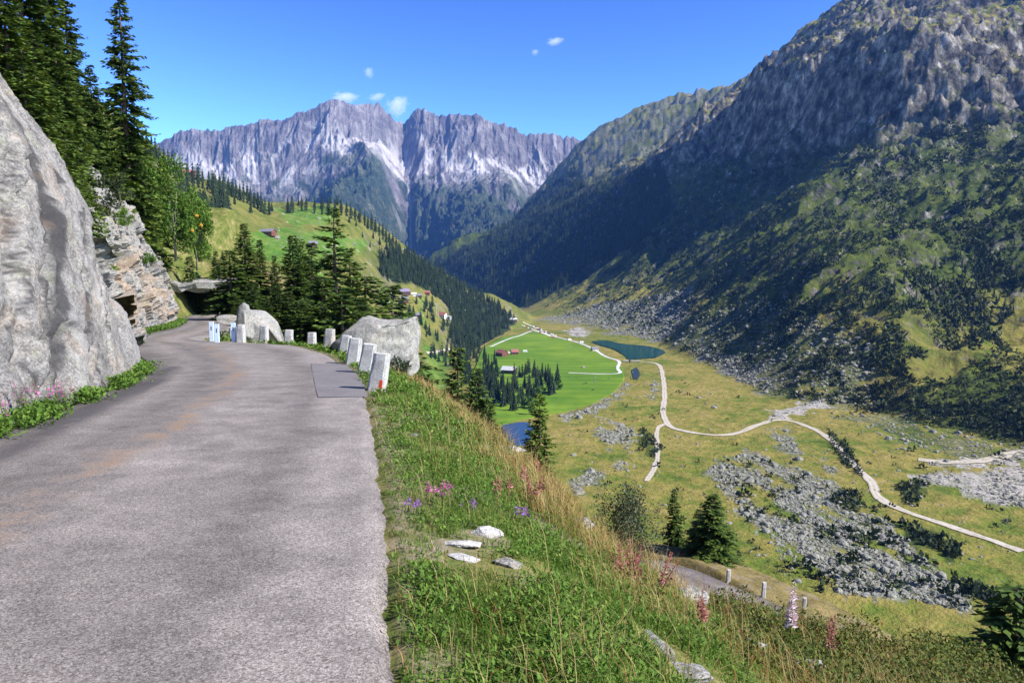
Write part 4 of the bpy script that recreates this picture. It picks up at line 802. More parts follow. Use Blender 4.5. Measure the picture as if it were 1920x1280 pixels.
def scatter(name, tmpl, pos, size, m, label, cat, tint=.15, squash=(.85, 1.2), smooth=False):
    Vs, Fs, Ts, n0 = [], [], [], 0; pos = np.asarray(pos); size = np.broadcast_to(size, (len(pos),)); k = RNG.integers(0, len(tmpl), len(pos))
    for j, (V, F, T) in enumerate(tmpl):
        q = np.where(k == j)[0]
        if not len(q): continue
        a = RNG.uniform(0, 6.28, len(q)); c, s = np.cos(a)[:,None], np.sin(a)[:,None]; w = RNG.uniform(*squash, len(q))[:,None]; sz = size[q][:,None]
        X = (V[None,:,0]*c-V[None,:,1]*s)*sz*w+pos[q,0,None]; Y = (V[None,:,0]*s+V[None,:,1]*c)*sz*w+pos[q,1,None]; Z = V[None,:,2]*sz+pos[q,2,None]
        Vs.append(np.stack([X, Y, Z], -1).reshape(-1, 3)); Fs.append((F[None]+(np.arange(len(q))*len(V))[:,None,None]).reshape(-1, F.shape[1])+n0); n0 += len(q)*len(V)
        Ts.append((T[None]+RNG.normal(0, tint, len(q))[:,None]).clip(0, 1).ravel())
    return stuff(mesh(name, np.vstack(Vs), np.vstack(Fs), m, None, smooth, {'tint': np.concatenate(Ts)}), label, cat)
LS = [low_spruce(s, 8, 8, w) for s, w in ((1,.17),(2,.14),(3,.20),(4,.15))]; LSF = [low_spruce(s, 5, 6, w) for s, w in ((5,.18),(6,.15),(7,.21))]; CL = [clump(s) for s in range(5)]; CLS = [clump(s, 9) for s in range(5, 9)]
def place_trees(pos, sizes, label, group, name='spruce_tree'):
    for k, (q, s) in enumerate(zip(pos, sizes)):
        key = 'far%d' % random.randrange(len(LS))
        if key not in MESHES: V, F, T = LS[int(key[3:])]; o = mesh(name, V, F, M['needle_far'], None, False, {'tint': T}); MESHES[key] = o.data
        else: o = bpy.data.objects.new(name, MESHES[key]); COL.objects.link(o)
        o.location = (q[0], q[1], q[2]-.3); w = random.uniform(.85, 1.2); o.scale = (s*w, s*w, s); o.rotation_euler = (random.gauss(0,.02), random.gauss(0,.02), random.uniform(0, 6.28)); tag(o, label, 'tree', group)
FARM = [(842,625),(885,632),(915,668),(935,690),(948,710),(985,690),(1040,712),(1056,722),(1040,738),(1005,752),(985,775),(935,765),(890,750),(860,700)]
keep = lambda P_, holes: P_[[not any(abs((960+F_PX*x/(y*CP-(z-EYE)*SP))-a) < r and abs((640-F_PX*((z-EYE)*CP+y*SP)/(y*CP-(z-EYE)*SP))-b) < r2 for a, b, r, r2 in holes) for x, y, z in P_]] if len(P_) else P_
HOLES = [(955,700,20,22),(942,662,16,14),(965,660,16,12),(985,660,14,10)]
ft = keep(sample(FARM, 108), HOLES); bt = sample([(990,735),(1040,715),(1060,722),(1030,755),(985,785),(960,775)], 9)
for k, q in enumerate(bt):
    V_, F_, T_, _c = leaf_cloud(500+k, 420, (3.4, 3.4, 4.2), 12, 1.5); o = mesh('broadleaf_tree', V_+np.array([0, 0, 5.0]), F_, M['leaf'], None, False, {'tint': T_}); o.location = q.tolist(); tag(o, 'rounded light green leafy tree at the front edge of the farm grove', 'tree', 'leafy trees of the farm grove')
place_trees(ft, np.random.default_rng(3).uniform(13, 24, len(ft)), 'dark spruce in the grove around the farm at the edge of the bright green field', 'spruces in the farm grove')
ridge = np.array([(352,334),(362,336),(372,337),(380,338),(392,341),(402,343),(412,344),(420,346),(428,350),(436,354),(443,356),(450,360),(457,364),(464,366),(470,370),(477,374),(484,377),(490,382),(497,386),(505,388),(540,384),(548,383),(566,380),(574,380),(590,384),(604,387),(616,387),(628,388),(640,388),(650,390),(658,395),(666,398),(675,402),(684,408),(690,412),(697,416),(704,420),(711,427),(718,434),(724,440),(730,447),(737,453),(743,460),(750,466),(260,268),(268,272),(276,277),(284,282),(292,288),(300,292),(308,299),(316,305),(324,312),(332,320),(338,326)], float)
rq = [hit(a, b+d)[0][0] for a, b in ridge for d in (6,) if hit(a, b+d)[1][0]]; rq = np.array(rq); place_trees(rq, np.random.default_rng(4).uniform(9, 18, len(rq)), 'small dark spruce in the line along the skyline of the alp meadow', 'skyline spruces of the alp')
fl2 = np.array([hit(a, b+d)[0][0] for a, b in ridge for d in (3, 10, 16) if hit(a, b+d)[1][0]]); sc_ = [(470,400,17),(440,384,13),(425,395,14),(590,395,20),(510,396,12),(632,385,16),(700,448,15),(690,430,11),(655,418,12),(668,425,12),(640,400,14),(712,460,14),(725,470,16),(735,462,15),(480,380,10),(560,384,13),(575,384,12),(620,382,12),(680,445,10),(694,464,10),(660,405,11),(672,412,12),(815,668,16),(745,528,14),(775,598,20),(790,610,18),(800,575,14),(768,592,14),(812,600,15),(832,612,17),(820,640,15),(850,640,18),(806,630,14)]
sq = [(hit(a, b)[0][0], s) for a, b, s in sc_ if hit(a, b)[1][0]]; place_trees([q for q, s in sq], [s for q, s in sq], 'lone dark spruce dotted over the open slopes of the alp and hamlet', 'scattered spruces of the alp')
fl = np.vstack([sample(HFOREST[2], 1300), sample(HFOREST[0], 420), sample(HFOREST[1], 60)]); fl = fl[np.argsort(np.hypot(fl[:,0], fl[:,1]))]
HO2 = [(757,555,14,12),(830,592,14,12),(782,590,12,10),(775,556,8,10),(800,552,10,10),(712,556,10,8)]
fl = keep(fl, HO2); place_trees(fl[::24][:38], np.random.default_rng(5).uniform(13, 20, 38), 'dark spruce in the forest covering the hillside beyond the hamlet', 'spruces of the hillside forest')
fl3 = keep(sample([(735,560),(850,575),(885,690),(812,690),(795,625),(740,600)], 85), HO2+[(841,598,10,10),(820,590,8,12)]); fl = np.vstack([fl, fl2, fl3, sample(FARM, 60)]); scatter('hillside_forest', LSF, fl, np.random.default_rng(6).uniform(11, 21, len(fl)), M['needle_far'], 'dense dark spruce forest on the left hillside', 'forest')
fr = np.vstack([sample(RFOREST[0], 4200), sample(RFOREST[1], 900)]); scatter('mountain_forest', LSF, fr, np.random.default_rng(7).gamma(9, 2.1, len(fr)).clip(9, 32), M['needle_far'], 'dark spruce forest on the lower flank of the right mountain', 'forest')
MT = [[(1540,555),(1600,540),(1690,520),(1900,440),(1930,560),(1840,650),(1760,600),(1640,600)],[(1240,290),(1400,330),(1450,420),(1300,500),(1200,470)]]
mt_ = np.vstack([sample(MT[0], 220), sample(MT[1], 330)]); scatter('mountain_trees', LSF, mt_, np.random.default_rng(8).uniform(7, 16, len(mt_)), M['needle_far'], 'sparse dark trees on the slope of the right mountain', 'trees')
SL = [(1010,585),(1060,540),(1120,480),(1240,320),(1340,290),(1500,290),(1700,260),(1930,200),(1930,830),(1700,780),(1560,760),(1440,735),(1330,680),(1230,635),(1100,598)]
sh = sample(SL, 27000); e_ = fb2(sh[:,0], sh[:,1], 70, 4, 200)+.5*fb2(sh[:,0], sh[:,1], 20, 3, 201); sh = sh[e_ > -.02]; scatter('mountain_shrubs', CLS, sh, np.random.default_rng(9).gamma(2, 1.3, len(sh)).clip(.8, 9)*np.interp(np.hypot(sh[:,0], sh[:,1]), [500, 2000], [.8, 1.9]), M['shrub'], 'dark green shrubs covering the slope of the right mountain', 'shrubs')
fs = np.vstack([sample(p_, n) for p_, n in zip(SHRUBF, (170, 900, 110, 110, 120, 90, 90))]+[sample(SCREE[0], 620), sample([(1060,640),(1240,690),(1500,780),(1900,860),(1900,1100),(1500,1100),(1200,960),(1060,900)], 420)])
e_ = fb2(fs[:,0], fs[:,1], 28, 3, 203); fs = fs[(e_ > .02) | (np.arange(len(fs)) < 1600)]; scatter('valley_shrubs', CL, fs, np.random.default_rng(10).gamma(2.2, .8, len(fs)).clip(.6, 5), M['shrub'], 'dark shrubs scattered over the valley floor', 'shrubs')
RT = [(lambda v, f: (v, f, np.zeros(len(v))))(*rock_shape(s, 1, (1, .85, .7), 5, .12)) for s in range(300, 308)]
scp = [sample(p_, n) for p_, n in zip(SCREE, (11000, 260, 600, 500, 240, 420, 90))]
scp = [q[sband(q[:,0], q[:,1]) > -.16+.12*np.random.default_rng(2).normal(size=len(q))] for q in scp]; tal = [sample(p_, n) for p_, n in zip(TALUS, (5200, 900))]; dt = [sample(p_, n) for p_, n in zip(DTALUS, (3600, 700))]; gr_ = [sample(p_, n) for p_, n in zip(GRAVEL, (100, 300, 400, 60, 60))]
alls = np.vstack(scp+tal+dt+gr_+[sample([(1060,640),(1240,690),(1500,780),(1900,860),(1900,1100),(1500,1100),(1200,960),(1060,900)], 700), sample(MEADOWS[0], 60), sample(MEADOWS[1], 90), sample([(680,405),(720,430),(760,470),(740,500),(700,470)], 120)])
dr = np.hypot(alls[:,0], alls[:,1]); sz = np.random.default_rng(11).gamma(1.5, .34, len(alls)).clip(.22, 3.2)*np.interp(dr, [250, 500, 1200], [.85, 1.15, 2.2])
app = sz/dr; order = np.argsort(-app); big = order[:150]; rest = order[150:]
scatter('scree_stones', RT, alls[rest], sz[rest], M['scree'], 'grey scree stones strewn over fans and slopes', 'scree')
RM = [mesh('valley_boulder', *rock_shape(s, 2, (1, .85, .75), 7, .1), M['scree']) for s in range(320, 326)]
for k, i in enumerate(big):
    o = RM[k] if k < len(RM) else RM[k % len(RM)].copy()
    if k >= len(RM): COL.objects.link(o)
    o.location = alls[i].tolist(); o.scale = [float(sz[i])]*3; o.rotation_euler = (random.uniform(-.3,.3), random.uniform(-.3,.3), random.uniform(0, 6.28))
    tag(o, 'large pale grey boulder among the scree and grass of the valley', 'boulder', 'boulders scattered over the valley')
# ------------------------------------------------------------------ grass, herbs and flowers on the verge
M['grass'] = leafy('grass_blades', [(0, (.03, .065, .012)), (.3, (.095, .20, .024)), (.5, (.19, .26, .05)), (.66, (.36, .29, .11)), (.86, (.52, .39, .18)), (1, (.32, .13, .055))], .45)
g_ = np.random.default_rng(21)
def cast(n, r0, r1, a0, a1, pw=1.0):
    r = r0*np.exp(g_.random(n)**pw*math.log(r1/r0)); a = np.radians(g_.uniform(a0, a1, n)); return r*np.sin(a), r*np.cos(a), r
def sdist(x, y): return polydist(x, y, R_EDGE)*np.where(x > re_x(y), 1, -1)
def blades(x, y, z, h, w, lean, tint, clumpdir=None):
    n = len(x); a = g_.uniform(0, 6.28, n); dx, dy = np.cos(a), np.sin(a); sx, sy = -dy*w*.5, dx*w*.5; l = lean*h
    V = np.empty((n, 5, 3)); b = np.stack([x, y, z-.02], 1)
    V[:,0] = b+np.stack([-sx, -sy, 0*x], 1); V[:,1] = b+np.stack([sx, sy, 0*x], 1); m = b+np.stack([dx*l*.35, dy*l*.35, h*.6], 1)
    V[:,2] = m+np.stack([sx*.75, sy*.75, 0*x], 1); V[:,3] = m-np.stack([sx*.75, sy*.75, 0*x], 1); V[:,4] = b+np.stack([dx*l, dy*l, h*(1-.25*lean)], 1)
    i = np.arange(n)*5; tt = np.repeat(tint, 5).reshape(n, 5); tt[:, :2] -= .08
    return V.reshape(-1, 3), [np.stack([i, i+1, i+2, i+3], 1), np.stack([i+3, i+2, i+4], 1)], tt.clip(0, 1).ravel()
x, y, r = cast(330000, 2.2, 60, -32, 52, .8); s = sdist(x, y); nz = fb2(x, y, .6, 3, 210); nb = fb2(x, y, 1.4, 3, 211)
keep_ = (s > -.02+.16*np.maximum(0, nz)) & (s < 16) & ~((y > 25) & (x > -4) & (s > 9)); rk_ = np.zeros(len(x), bool)
for vx, vy, vd in VRP: rk_ |= np.hypot(x-vx, y-vy+.06) < min(vd, .2)*.8+.02
keep_ &= ~rk_; keep_ &= ~((s > 2.8) & (r < 15) & (g_.random(len(x)) < .55)); bare_ = (fb2(x, y, .9, 3, 214) > .30) | ((np.hypot(x-.05, y-4.6) < .45)&(nz > -.2)); keep_ &= ~(bare_ & (g_.random(len(x)) < .8)); x, y, r, s, nz, nb = [q[keep_] for q in (x, y, r, s, nz, nb)]
z = near_h(x, y); dry = np.clip(sstep(1.05, 1.95, s+.6*nb)*sstep(4.0, 8, y+3*nb)+.75*sstep(4, 7, s)*sstep(.0, .3, nb), 0, 1); isdry = g_.random(len(x)) < dry*.85*sstep(3.6, 7, r+2*nb)+.04
h = np.where(isdry, g_.uniform(.13, .38, len(x)), g_.uniform(.035, .13, len(x)))*(.75+.5*sstep(-.3, .3, nz))*(.55+.45*sstep(.05, .5, s))
w = np.maximum(np.where(isdry, .004, .006), r*.00075); tint = np.where(isdry, g_.normal(.70, .12, len(x)), g_.normal(.27, .12, len(x))+.10*nb)
tint = np.where(isdry & (g_.random(len(x)) < .10), .98, tint)
V, Fs, T = blades(x, y, z, h, w, g_.uniform(.15, 1.1, len(x)), tint); stuff(mesh('verge_grass', V, Fs, M['grass'], attrs={'tint': T}), 'mixed green and straw-coloured grass on the verge beside the road', 'grass')
# leafy herbs in the green patches and along the foot of the slab
def herbs(x, y, z, size, hmax, m, name, label, tmean=.45, k=7):
    n = len(x)*k; i = np.repeat(np.arange(len(x)), k); a = g_.uniform(0, 6.28, n); e = g_.uniform(.1, 1.1, n); B = np.stack([x[i], y[i], z[i]], 1)+np.stack([g_.normal(0, .05, n), g_.normal(0, .05, n), g_.random(n)*hmax[i]], 1)
    D = np.stack([np.cos(a)*np.cos(e), np.sin(a)*np.cos(e), np.sin(e)], 1); S = unit(np.cross(D, np.array([0, 0, 1])+g_.normal(0, .3, (n, 3)))); L = size[i]*g_.uniform(.6, 1.5, n)
    V, F, T = kites(B, D, S, L, L*g_.uniform(.35, .6, n), np.clip(g_.normal(tmean, .17, n), 0, 1)); return stuff(mesh(name, V, F, m, attrs={'tint': T}), label, 'plants')
x, y, r = cast(80000, 2.2, 30, -30, 52, .85); s = sdist(x, y); nz = fb2(x, y, .55, 3, 220); k_ = (s > .10) & (s < 4.5) & (nz > -.08) & (s < 2.4+fb2(x, y, 1.5, 2, 221)*2); x, y, r = x[k_], y[k_], r[k_]
rk_ = np.zeros(len(x), bool)
for vx, vy, vd in VRP: rk_ |= np.hypot(x-vx, y-vy+.08) < min(vd, .2)+.05
x, y, r = x[~rk_], y[~rk_], r[~rk_]
herbs(x, y, near_h(x, y), np.maximum(.027, r*.0040), np.full(len(x), .08), M['leaf'], 'verge_herbs', 'low leafy green herbs growing among the verge grass')
t_ = np.linspace(0, 1, 1400); yy = 6.5+t_*10.5+g_.normal(0, .1, 1400); xx = le_x(yy)-.05+np.abs(g_.normal(0, .14, 1400)); nk = fb2(yy, yy*0, 1.1, 3, 222) > -.08; xx, yy = xx[nk], yy[nk]
herbs(xx, yy, -RS*yy, np.full(len(xx), .07), np.full(len(xx), .20), M['leaf'], 'wall_foot_herbs', 'green herbs growing in the seam between road and rock slab', .5)
yy = 27+g_.random(900)*30; xx = le_x(yy)-.1+np.abs(g_.normal(0, .25, 900)); herbs(xx, yy, -RS*yy, np.full(900, .13), np.full(900, .22), M['leaf'], 'bend_herbs', 'green herbs along the foot of the blocky rock face', .5)
# heath on the lower slope
x, y, r = cast(60000, 4.5, 16, 8, 46, 1.0); s = sdist(x, y); nz = fb2(x, y, .8, 3, 230); q = np.array(RIM); k_ = (s > 2.6+nz) & inpoly(x, y, RIM_POLY) & (nz > -.28) & (x > .12*y+1.0); x, y, r, nz = x[k_], y[k_], r[k_], nz[k_]
herbs(x, y, near_h(x, y), np.maximum(.034, r*.0046), .10+.40*sstep(-.2, .4, nz)*sstep(6, 8.5, np.hypot(x, y)+0*x), M['brownbush'], 'slope_heath', 'brown and green low bushes covering the slope in the foreground', .42, 6)
x, y, r = cast(5000, 3, 60, -30, 40, .6); s = sdist(x, y); k_ = (s > .25) & (s < 2.0) & (y > 9) & (y < 40); x, y = x[k_], y[k_]; r = r[k_]; herbs(x, y, near_h(x, y), np.maximum(.05, r*.005), np.full(len(x), .16), M['leaf'], 'bollard_herbs', 'green herbs around the feet of the guard stones', .5)

M['stem'] = plain('plant_stem', (.10, .12, .04), .8, .3, 20); M['redstem'] = plain('red_stem', (.22, .07, .05), .8, .3, 20)
M['pink'] = leafy('fireweed_petals', [(0, (.36, .05, .20)), (.6, (.62, .15, .42)), (1, (.75, .38, .60))], .3); M['palepink'] = leafy('faded_petals', [(0, (.55, .36, .50)), (1, (.80, .70, .74))], .3)
M['redpod'] = leafy('fireweed_pods', [(0, (.15, .06, .045)), (.6, (.30, .12, .10)), (1, (.46, .24, .19))], .2); M['violet'] = leafy('violet_petals', [(0, (.20, .06, .40)), (1, (.48, .22, .66))], .3)
def flower(loc, H, label, petal, stems=3, seed=0, name='fireweed_plant', cat='wildflower', spread=.12, head=.4, dense=34, leafm='leaf', rad=.035, stemm='stem', group=None):
    r = np.random.default_rng(seed); root = empty(name, loc, label, cat, group); st = MB(); lb, ld, lL = [], [], []; fb_, fd, fL = [], [], []
    for k in range(stems):
        a = r.uniform(0, 6.28); tip = np.array([math.cos(a)*spread*r.uniform(.3, 1), math.sin(a)*spread*r.uniform(.3, 1), H*r.uniform(.75, 1)]); b0 = np.array([math.cos(a)*.02*k, math.sin(a)*.02*k, -.05]); st.tube(b0, tip, .006, .0025, 5)
        for j in range(int(16*H/.5)): u = r.uniform(.1, 1-head); aa = r.uniform(0, 6.28); lb.append(b0+(tip-b0)*u); ld.append([math.cos(aa), math.sin(aa), r.uniform(.1, .7)]); lL.append(H*.17*(1.15-u))
        for j in range(dense): u = r.uniform(1-head, 1.02); aa = r.uniform(0, 6.28); rr = rad*(1.3-.9*(u-1+head)/head); dv = np.array([math.cos(aa), math.sin(aa), r.uniform(-.1, .6)]); fb_.append(b0+(tip-b0)*u+dv*rr*.2); fd.append(dv); fL.append(rr)
    st.build('stem', M[stemm], root, True)
    for nm, B, D, Ls, m, ww in (('foliage', lb, ld, lL, M[leafm], .26), ('blossom', fb_, fd, fL, petal, .55)):
        if not B: continue
        B, D, Ls = np.array(B), unit(np.array(D)), np.array(Ls); V, F, T = kites(B, D, unit(np.cross(D, r.normal(size=D.shape))), Ls, Ls*ww, r.random(len(B))); mesh(nm, V, F, m, root, False, {'tint': T})
    return root
def fl_at(px, py, H, label, petal, **kw):
    h_ = nearhit(px, py)
    if h_ is not None: flower(h_, H, label, petal, seed=int(px), **kw)
fl_at(822, 948, .20, 'clump of bright magenta flowers on the verge near the road edge', M['pink'], stems=9, name='purple_flowers', head=.30, dense=26, rad=.024, spread=.17)
fl_at(772, 965, .13, 'small violet flower clump beside the asphalt edge', M['violet'], stems=5, name='purple_flowers', head=.3, dense=22, rad=.02, spread=.08)
fl_at(880, 965, .14, 'violet flower tuft right of the magenta flowers', M['violet'], stems=5, name='purple_flowers', head=.3, dense=18, rad=.018, spread=.09)
fl_at(1008, 960, .35, 'red-stemmed fireweed with thin pink tips on the crest of the verge', M['redpod'], stems=4, dense=40, stemm='redstem'); fl_at(945, 945, .28, 'short fireweed gone to red pods in the straw grass', M['redpod'], stems=3, dense=36, stemm='redstem')
fl_at(985, 930, .36, 'pinkish fireweed pair below the pale crest rock', M['redpod'], stems=3, dense=40, stemm='redstem'); fl_at(1018, 905, .30, 'red fireweed top showing against the dark spruce', M['redpod'], stems=2, dense=44, rad=.05, stemm='redstem'); fl_at(985, 985, .22, 'small fireweed with two violet blossoms on the verge', M['violet'], stems=3, dense=16)
fl_at(1480, 1215, .62, 'tall fireweed with pale fluffy pink spike standing before the hairpin road', M['palepink'], stems=2, head=.55, dense=110, rad=.042, spread=.04); fl_at(1552, 1235, .45, 'dark red fireweed gone to seed beside the squarish boulder', M['redpod'], stems=4, head=.7, dense=44, stemm='redstem', spread=.1)
fl_at(1222, 1120, .35, 'rust-red dry stalks on the brink of the hairpin road', M['redpod'], stems=6, head=.6, dense=26, stemm='redstem', spread=.25); fl_at(1330, 1190, .35, 'reddish dry herb in the heath left of the fluffy fireweed', M['redpod'], stems=5, head=.5, dense=26, stemm='redstem', spread=.2); fl_at(1180, 1090, .30, 'rusty dry seed stalks in the grass near the tan crest rock', M['redpod'], stems=6, head=.55, dense=26, stemm='redstem', spread=.22)
for px, py, H, lb, n in ((28,800,.55,'pink fireweed at the foot of the slab nearest the camera',4),(72,788,.62,'tall pink fireweed clump in the left part of the flower bed under the slab',6),(108,778,.60,'pink fireweed in the right part of the flower bed under the slab',6),(138,765,.45,'small purple fireweed at the right end of the bed under the slab',4),(8,812,.5,'pinkish fireweed leaning against the slab beside the road edge',4)):
    x0, y0 = road_pt(px, py); flower((x0-.1, y0, -RS*y0), H, lb, M['pink'], stems=n, seed=int(px)+3, spread=.25, head=.45, dense=15, rad=.036)
x0, y0 = road_pt(545, 636)
flower((x0, y0+1.3, float(near_h(np.array([x0]), np.array([y0+1.3]))[0])), .8, 'faded red fireweed between the bollards at the bend', M['redpod'], stems=6, seed=77, spread=.3, dense=40, rad=.05, stemm='redstem')

# ------------------------------------------------------------------ guard stones and posts
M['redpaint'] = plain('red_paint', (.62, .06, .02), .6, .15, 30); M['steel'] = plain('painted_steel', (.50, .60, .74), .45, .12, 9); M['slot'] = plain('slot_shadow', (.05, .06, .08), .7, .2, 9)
def stone_mesh(w, d, h, taper, seed, sl=.0):
    nx, ny, nzz = 7, 7, 15; b = []
    import bmesh
    bm = bmesh.new(); bmesh.ops.create_cube(bm, size=1); bmesh.ops.subdivide_edges(bm, edges=bm.edges[:], cuts=6, use_grid_fill=True); V = np.array([v.co[:] for v in bm.verts]); bm.verts.index_update(); F = np.array([[v.index for v in f.verts] for f in bm.faces]); bm.free()
    V[:,2] += .5; q = np.maximum(np.abs(V[:,0]), np.abs(V[:,1])); rr = np.minimum(1, .5/np.maximum(np.hypot(np.clip(np.abs(V[:,0])-.38, 0, None), np.clip(np.abs(V[:,1])-.38, 0, None))*2.4+.32, .5)); V[:, :2] *= rr[:,None]
    k = 1-taper*V[:,2]; V = V*np.array([w, d, h]); V[:, :2] *= k[:,None]; V[:,2] += sl*V[:,0]*(V[:,2] > .98*h); V += .012*np.stack([fbm(V*7+seed+i*9, 3, seed+i) for i in range(3)], 1)
    e = (V[:,2] > .97*h) & (np.hypot(V[:,0]/w, V[:,1]/d) > .42); V[e, 2] -= .02
    return V, F
def guard(px, py, tx_, ty_, wpx, label, seed, taper=.22, name='guard_stone', group='guard stones along the outer edge of the bend', hh=None, off=.0):
    if hh is not None: b = hh
    else: b = np.array([*road_pt(px, py), 0]); b[2] = float(near_h(b[:1], b[1:2])[0])
    t = b[1]*CP-(b[2]-EYE)*SP; w = wpx*t/F_PX*1.04; h = math.hypot(py-ty_, 0)*t/F_PX
    V, F = stone_mesh(w*1.18, w*.95, h+.3, taper, seed, .05); o = mesh(name, V-np.array([0, 0, .3]), F, M['stone'], smooth=True); o.location = b.tolist(); o.rotation_euler = (random.uniform(-.03,.03), math.atan2((tx_-px), (py-ty_)), math.radians(random.uniform(-12, 4)))
    o.data.set_sharp_from_angle(angle=.7); return tag(o, label, 'bollard', group), b, w, h
GS = [(706,729,718,657,35,'nearest leaning granite guard stone with a red paint mark'),(684,698,696,640,30,'guard stone second nearest, just behind the red-marked one'),(661,681,669,630,27,'guard stone with the smooth grey face, third from the near end'),(645,660,651,621,22,'guard stone partly hidden, fourth from the near end'),(616,650,620,610,21,'guard stone leaning slightly at the left edge of the large boulder'),(584,643,585,606,18,'upright guard stone standing apart left of the large boulder'),(540,641,543,603,18,'tallest pale guard stone in the middle of the row'),(495,641,497,606,17,'guard stone in front of the rounded boulder at the bend'),(452,641,453,606,17,'guard stone right beside the blue-white posts')]
for k, g in enumerate(GS):
    o, b, w, h = guard(*g, seed=400+k)
    if k == 0:
        m_ = MB(); m_.box((w*.33, -w*.55, h*.25), (w*.16, .012, h*.22)); m_.build('red_mark', M['redpaint'], o)
b = np.array([*road_pt(422, 633), 0]); b[1] += 1.2; b[2] = float(near_h(b[:1], b[1:2])[0]); guard(422, 633, 423, 606, 22, 'broad white stone block standing between the blue-white posts', 420, .08, 'stone_block', 'pale stone blocks at the bend', hh=b)
b = P(421, 593, 66); b[2] = -RS*b[1]; guard(421, 593, 421, 577, 20, 'pinkish white stone block at the far edge of the road by the tunnel', 421, .06, 'stone_block', 'pale stone blocks at the bend', hh=b)
for px, py, lb in ((397, 640, 'leftmost blue-white steel post on the grassy island'), (407, 642, 'blue-white steel post close beside the leftmost one'), (438, 641, 'blue-white steel post next to the first bollard')):
    x0, y0 = road_pt(px, py); h = 38*y0/F_PX; z0 = float(near_h(np.array([x0]), np.array([y0]))[0]); root = empty('guardrail_post', (x0, y0, z0), lb, 'post', 'steel posts on the grassy island', .1)
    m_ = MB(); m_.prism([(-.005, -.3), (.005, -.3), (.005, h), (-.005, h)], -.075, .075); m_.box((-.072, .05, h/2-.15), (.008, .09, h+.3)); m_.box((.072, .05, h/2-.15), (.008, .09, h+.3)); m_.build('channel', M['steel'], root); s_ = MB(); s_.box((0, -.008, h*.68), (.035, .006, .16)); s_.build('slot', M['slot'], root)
for px, py, ty_, lb in ((1365,1091,1067,'slim white marker stone upper of two beside the hairpin road'),(1431,1120,1091,'slim white marker stone lower of two beside the hairpin road'),(1507,1140,1119,'small white marker stone past the end of the hairpin road')):
    b = nearhit(px, py, 25)
    if b is None: continue
    guard(px, py, px+1, ty_, 7.5, lb, 430+px, .12, 'marker_stone', 'marker stones of the hairpin road', hh=b)

# ------------------------------------------------------------------ tracks, water and buildings in the valley
t = NT('gravel_track'); c_ = t.mix(t.noise(.6, 6, .7), (.33, .29, .245), (.52, .475, .425)); l_ = t.attr('lat'); n_ = t.noise(.35, 5, .7)
c_ = t.mix(t.math('MULTIPLY', t.ramp(l_, [(.36, 0), (.46, 1), (.54, 1), (.64, 0)]), t.rng(n_, .42, .62), True), c_, (.20, .19, .09)); c_ = t.mix(t.math('ADD', t.ramp(l_, [(0, .75), (.22, 0), (.78, 0), (1, .75)]), t.rng(n_, .3, .7, -.35, .35), True), c_, (.17, .155, .05)); M['track'] = t.col(c_, .95, .1)
t = NT('lane_asphalt'); M['lane'] = t.col(t.mix(t.noise(.3, 4, .6), (.40, .42, .42), (.56, .57, .56)), .95, .1)
def track(name, pts, w, m, lift=.35):
    q, ok = hit([a for a, b in pts], [b for a, b in pts]); q = q[ok]; L = resample(q, 3.0); L[:, 0] += .6*fb2(np.arange(len(L)), np.zeros(len(L)), 9, 3, 240); return struct(strip(name, L, w, m, lift, hm, .35, 9))
track('gravel_track', [(1168,677),(1200,678),(1228,681),(1239,690),(1244,715),(1246,745),(1243,770),(1252,795),(1275,806),(1310,813),(1350,816),(1390,810),(1420,797),(1450,788),(1480,789),(1520,802),(1555,823),(1580,848),(1610,880),(1635,905),(1645,930),(1680,952),(1730,970),(1790,990),(1850,1010),(1918,1034)], 5.0, M['track'])
track('gravel_path', [(1250,794),(1234,803),(1231,830),(1234,850),(1227,876),(1213,902)], 3.4, M['track'], .3)
track('field_lane', [(920,650),(940,641),(958,634),(975,629),(990,623),(1004,621),(1040,631),(1080,641),(1110,653),(1135,668),(1160,677),(1158,690),(1162,699),(1130,701),(1066,699)], 4.0, M['lane'], .3)
track('hamlet_path', [(800,661),(820,659),(845,656)], 3, M['track'], .3)
track('stream_bed', [(1722,862),(1780,867),(1840,864),(1880,855),(1918,845)], 9, M['track'], .4)
def water(name, poly, colr, rough, zoff=.1):
    q, ok = hit([a for a, b in poly], [b for a, b in poly]); q = np.vstack([q[ok], q[ok][:1]]); L = resample(q, 5)[:-1]; z = np.median(L[:,2])+zoff; c = L.mean(0); n = len(L); V = np.vstack([L, c]); V[:,2] = z
    t = NT(name+'_water'); t.b.inputs['IOR'].default_value = 1.33; t.bump(t.noise(.6, 3, .5), .05, .3)
    return struct(mesh(name, V, [np.array([[i, (i+1) % n, n] for i in range(n)])], t.col(colr, rough, .18)))
water('lake', [(1108,641),(1135,639),(1165,645),(1200,648),(1230,653),(1247,661),(1225,671),(1180,674),(1172,668),(1152,656),(1125,648)], (.004, .055, .06), .12, .9)
water('pond', [(942,802),(985,796),(1002,812),(985,832),(962,834),(946,818)], (.010, .034, .075), .12, .5)
water('pool', [(1184,694),(1194,690),(1199,703),(1192,712),(1186,706)], (.03, .05, .07), .2, .5)
WALL = {k: plain(k+'_wall', c, .85, .2, 1.2) for k, c in dict(timber=(.085, .05, .03), white=(.66, .63, .58), redwood=(.15, .06, .04), grey=(.30, .30, .30)).items()}
ROOF = {k: plain(k+'_roof', c, .7, .2, .9) for k, c in dict(slate=(.17, .165, .19), red=(.27, .10, .085), zinc=(.42, .43, .45), violet=(.19, .16, .23), tin=(.62, .60, .57)).items()}
M['pane'] = plain('window_pane', (.03, .035, .045), .2, .2, 3); M['woodtrim'] = plain('door_wood', (.10, .06, .035), .8, .2, 4)
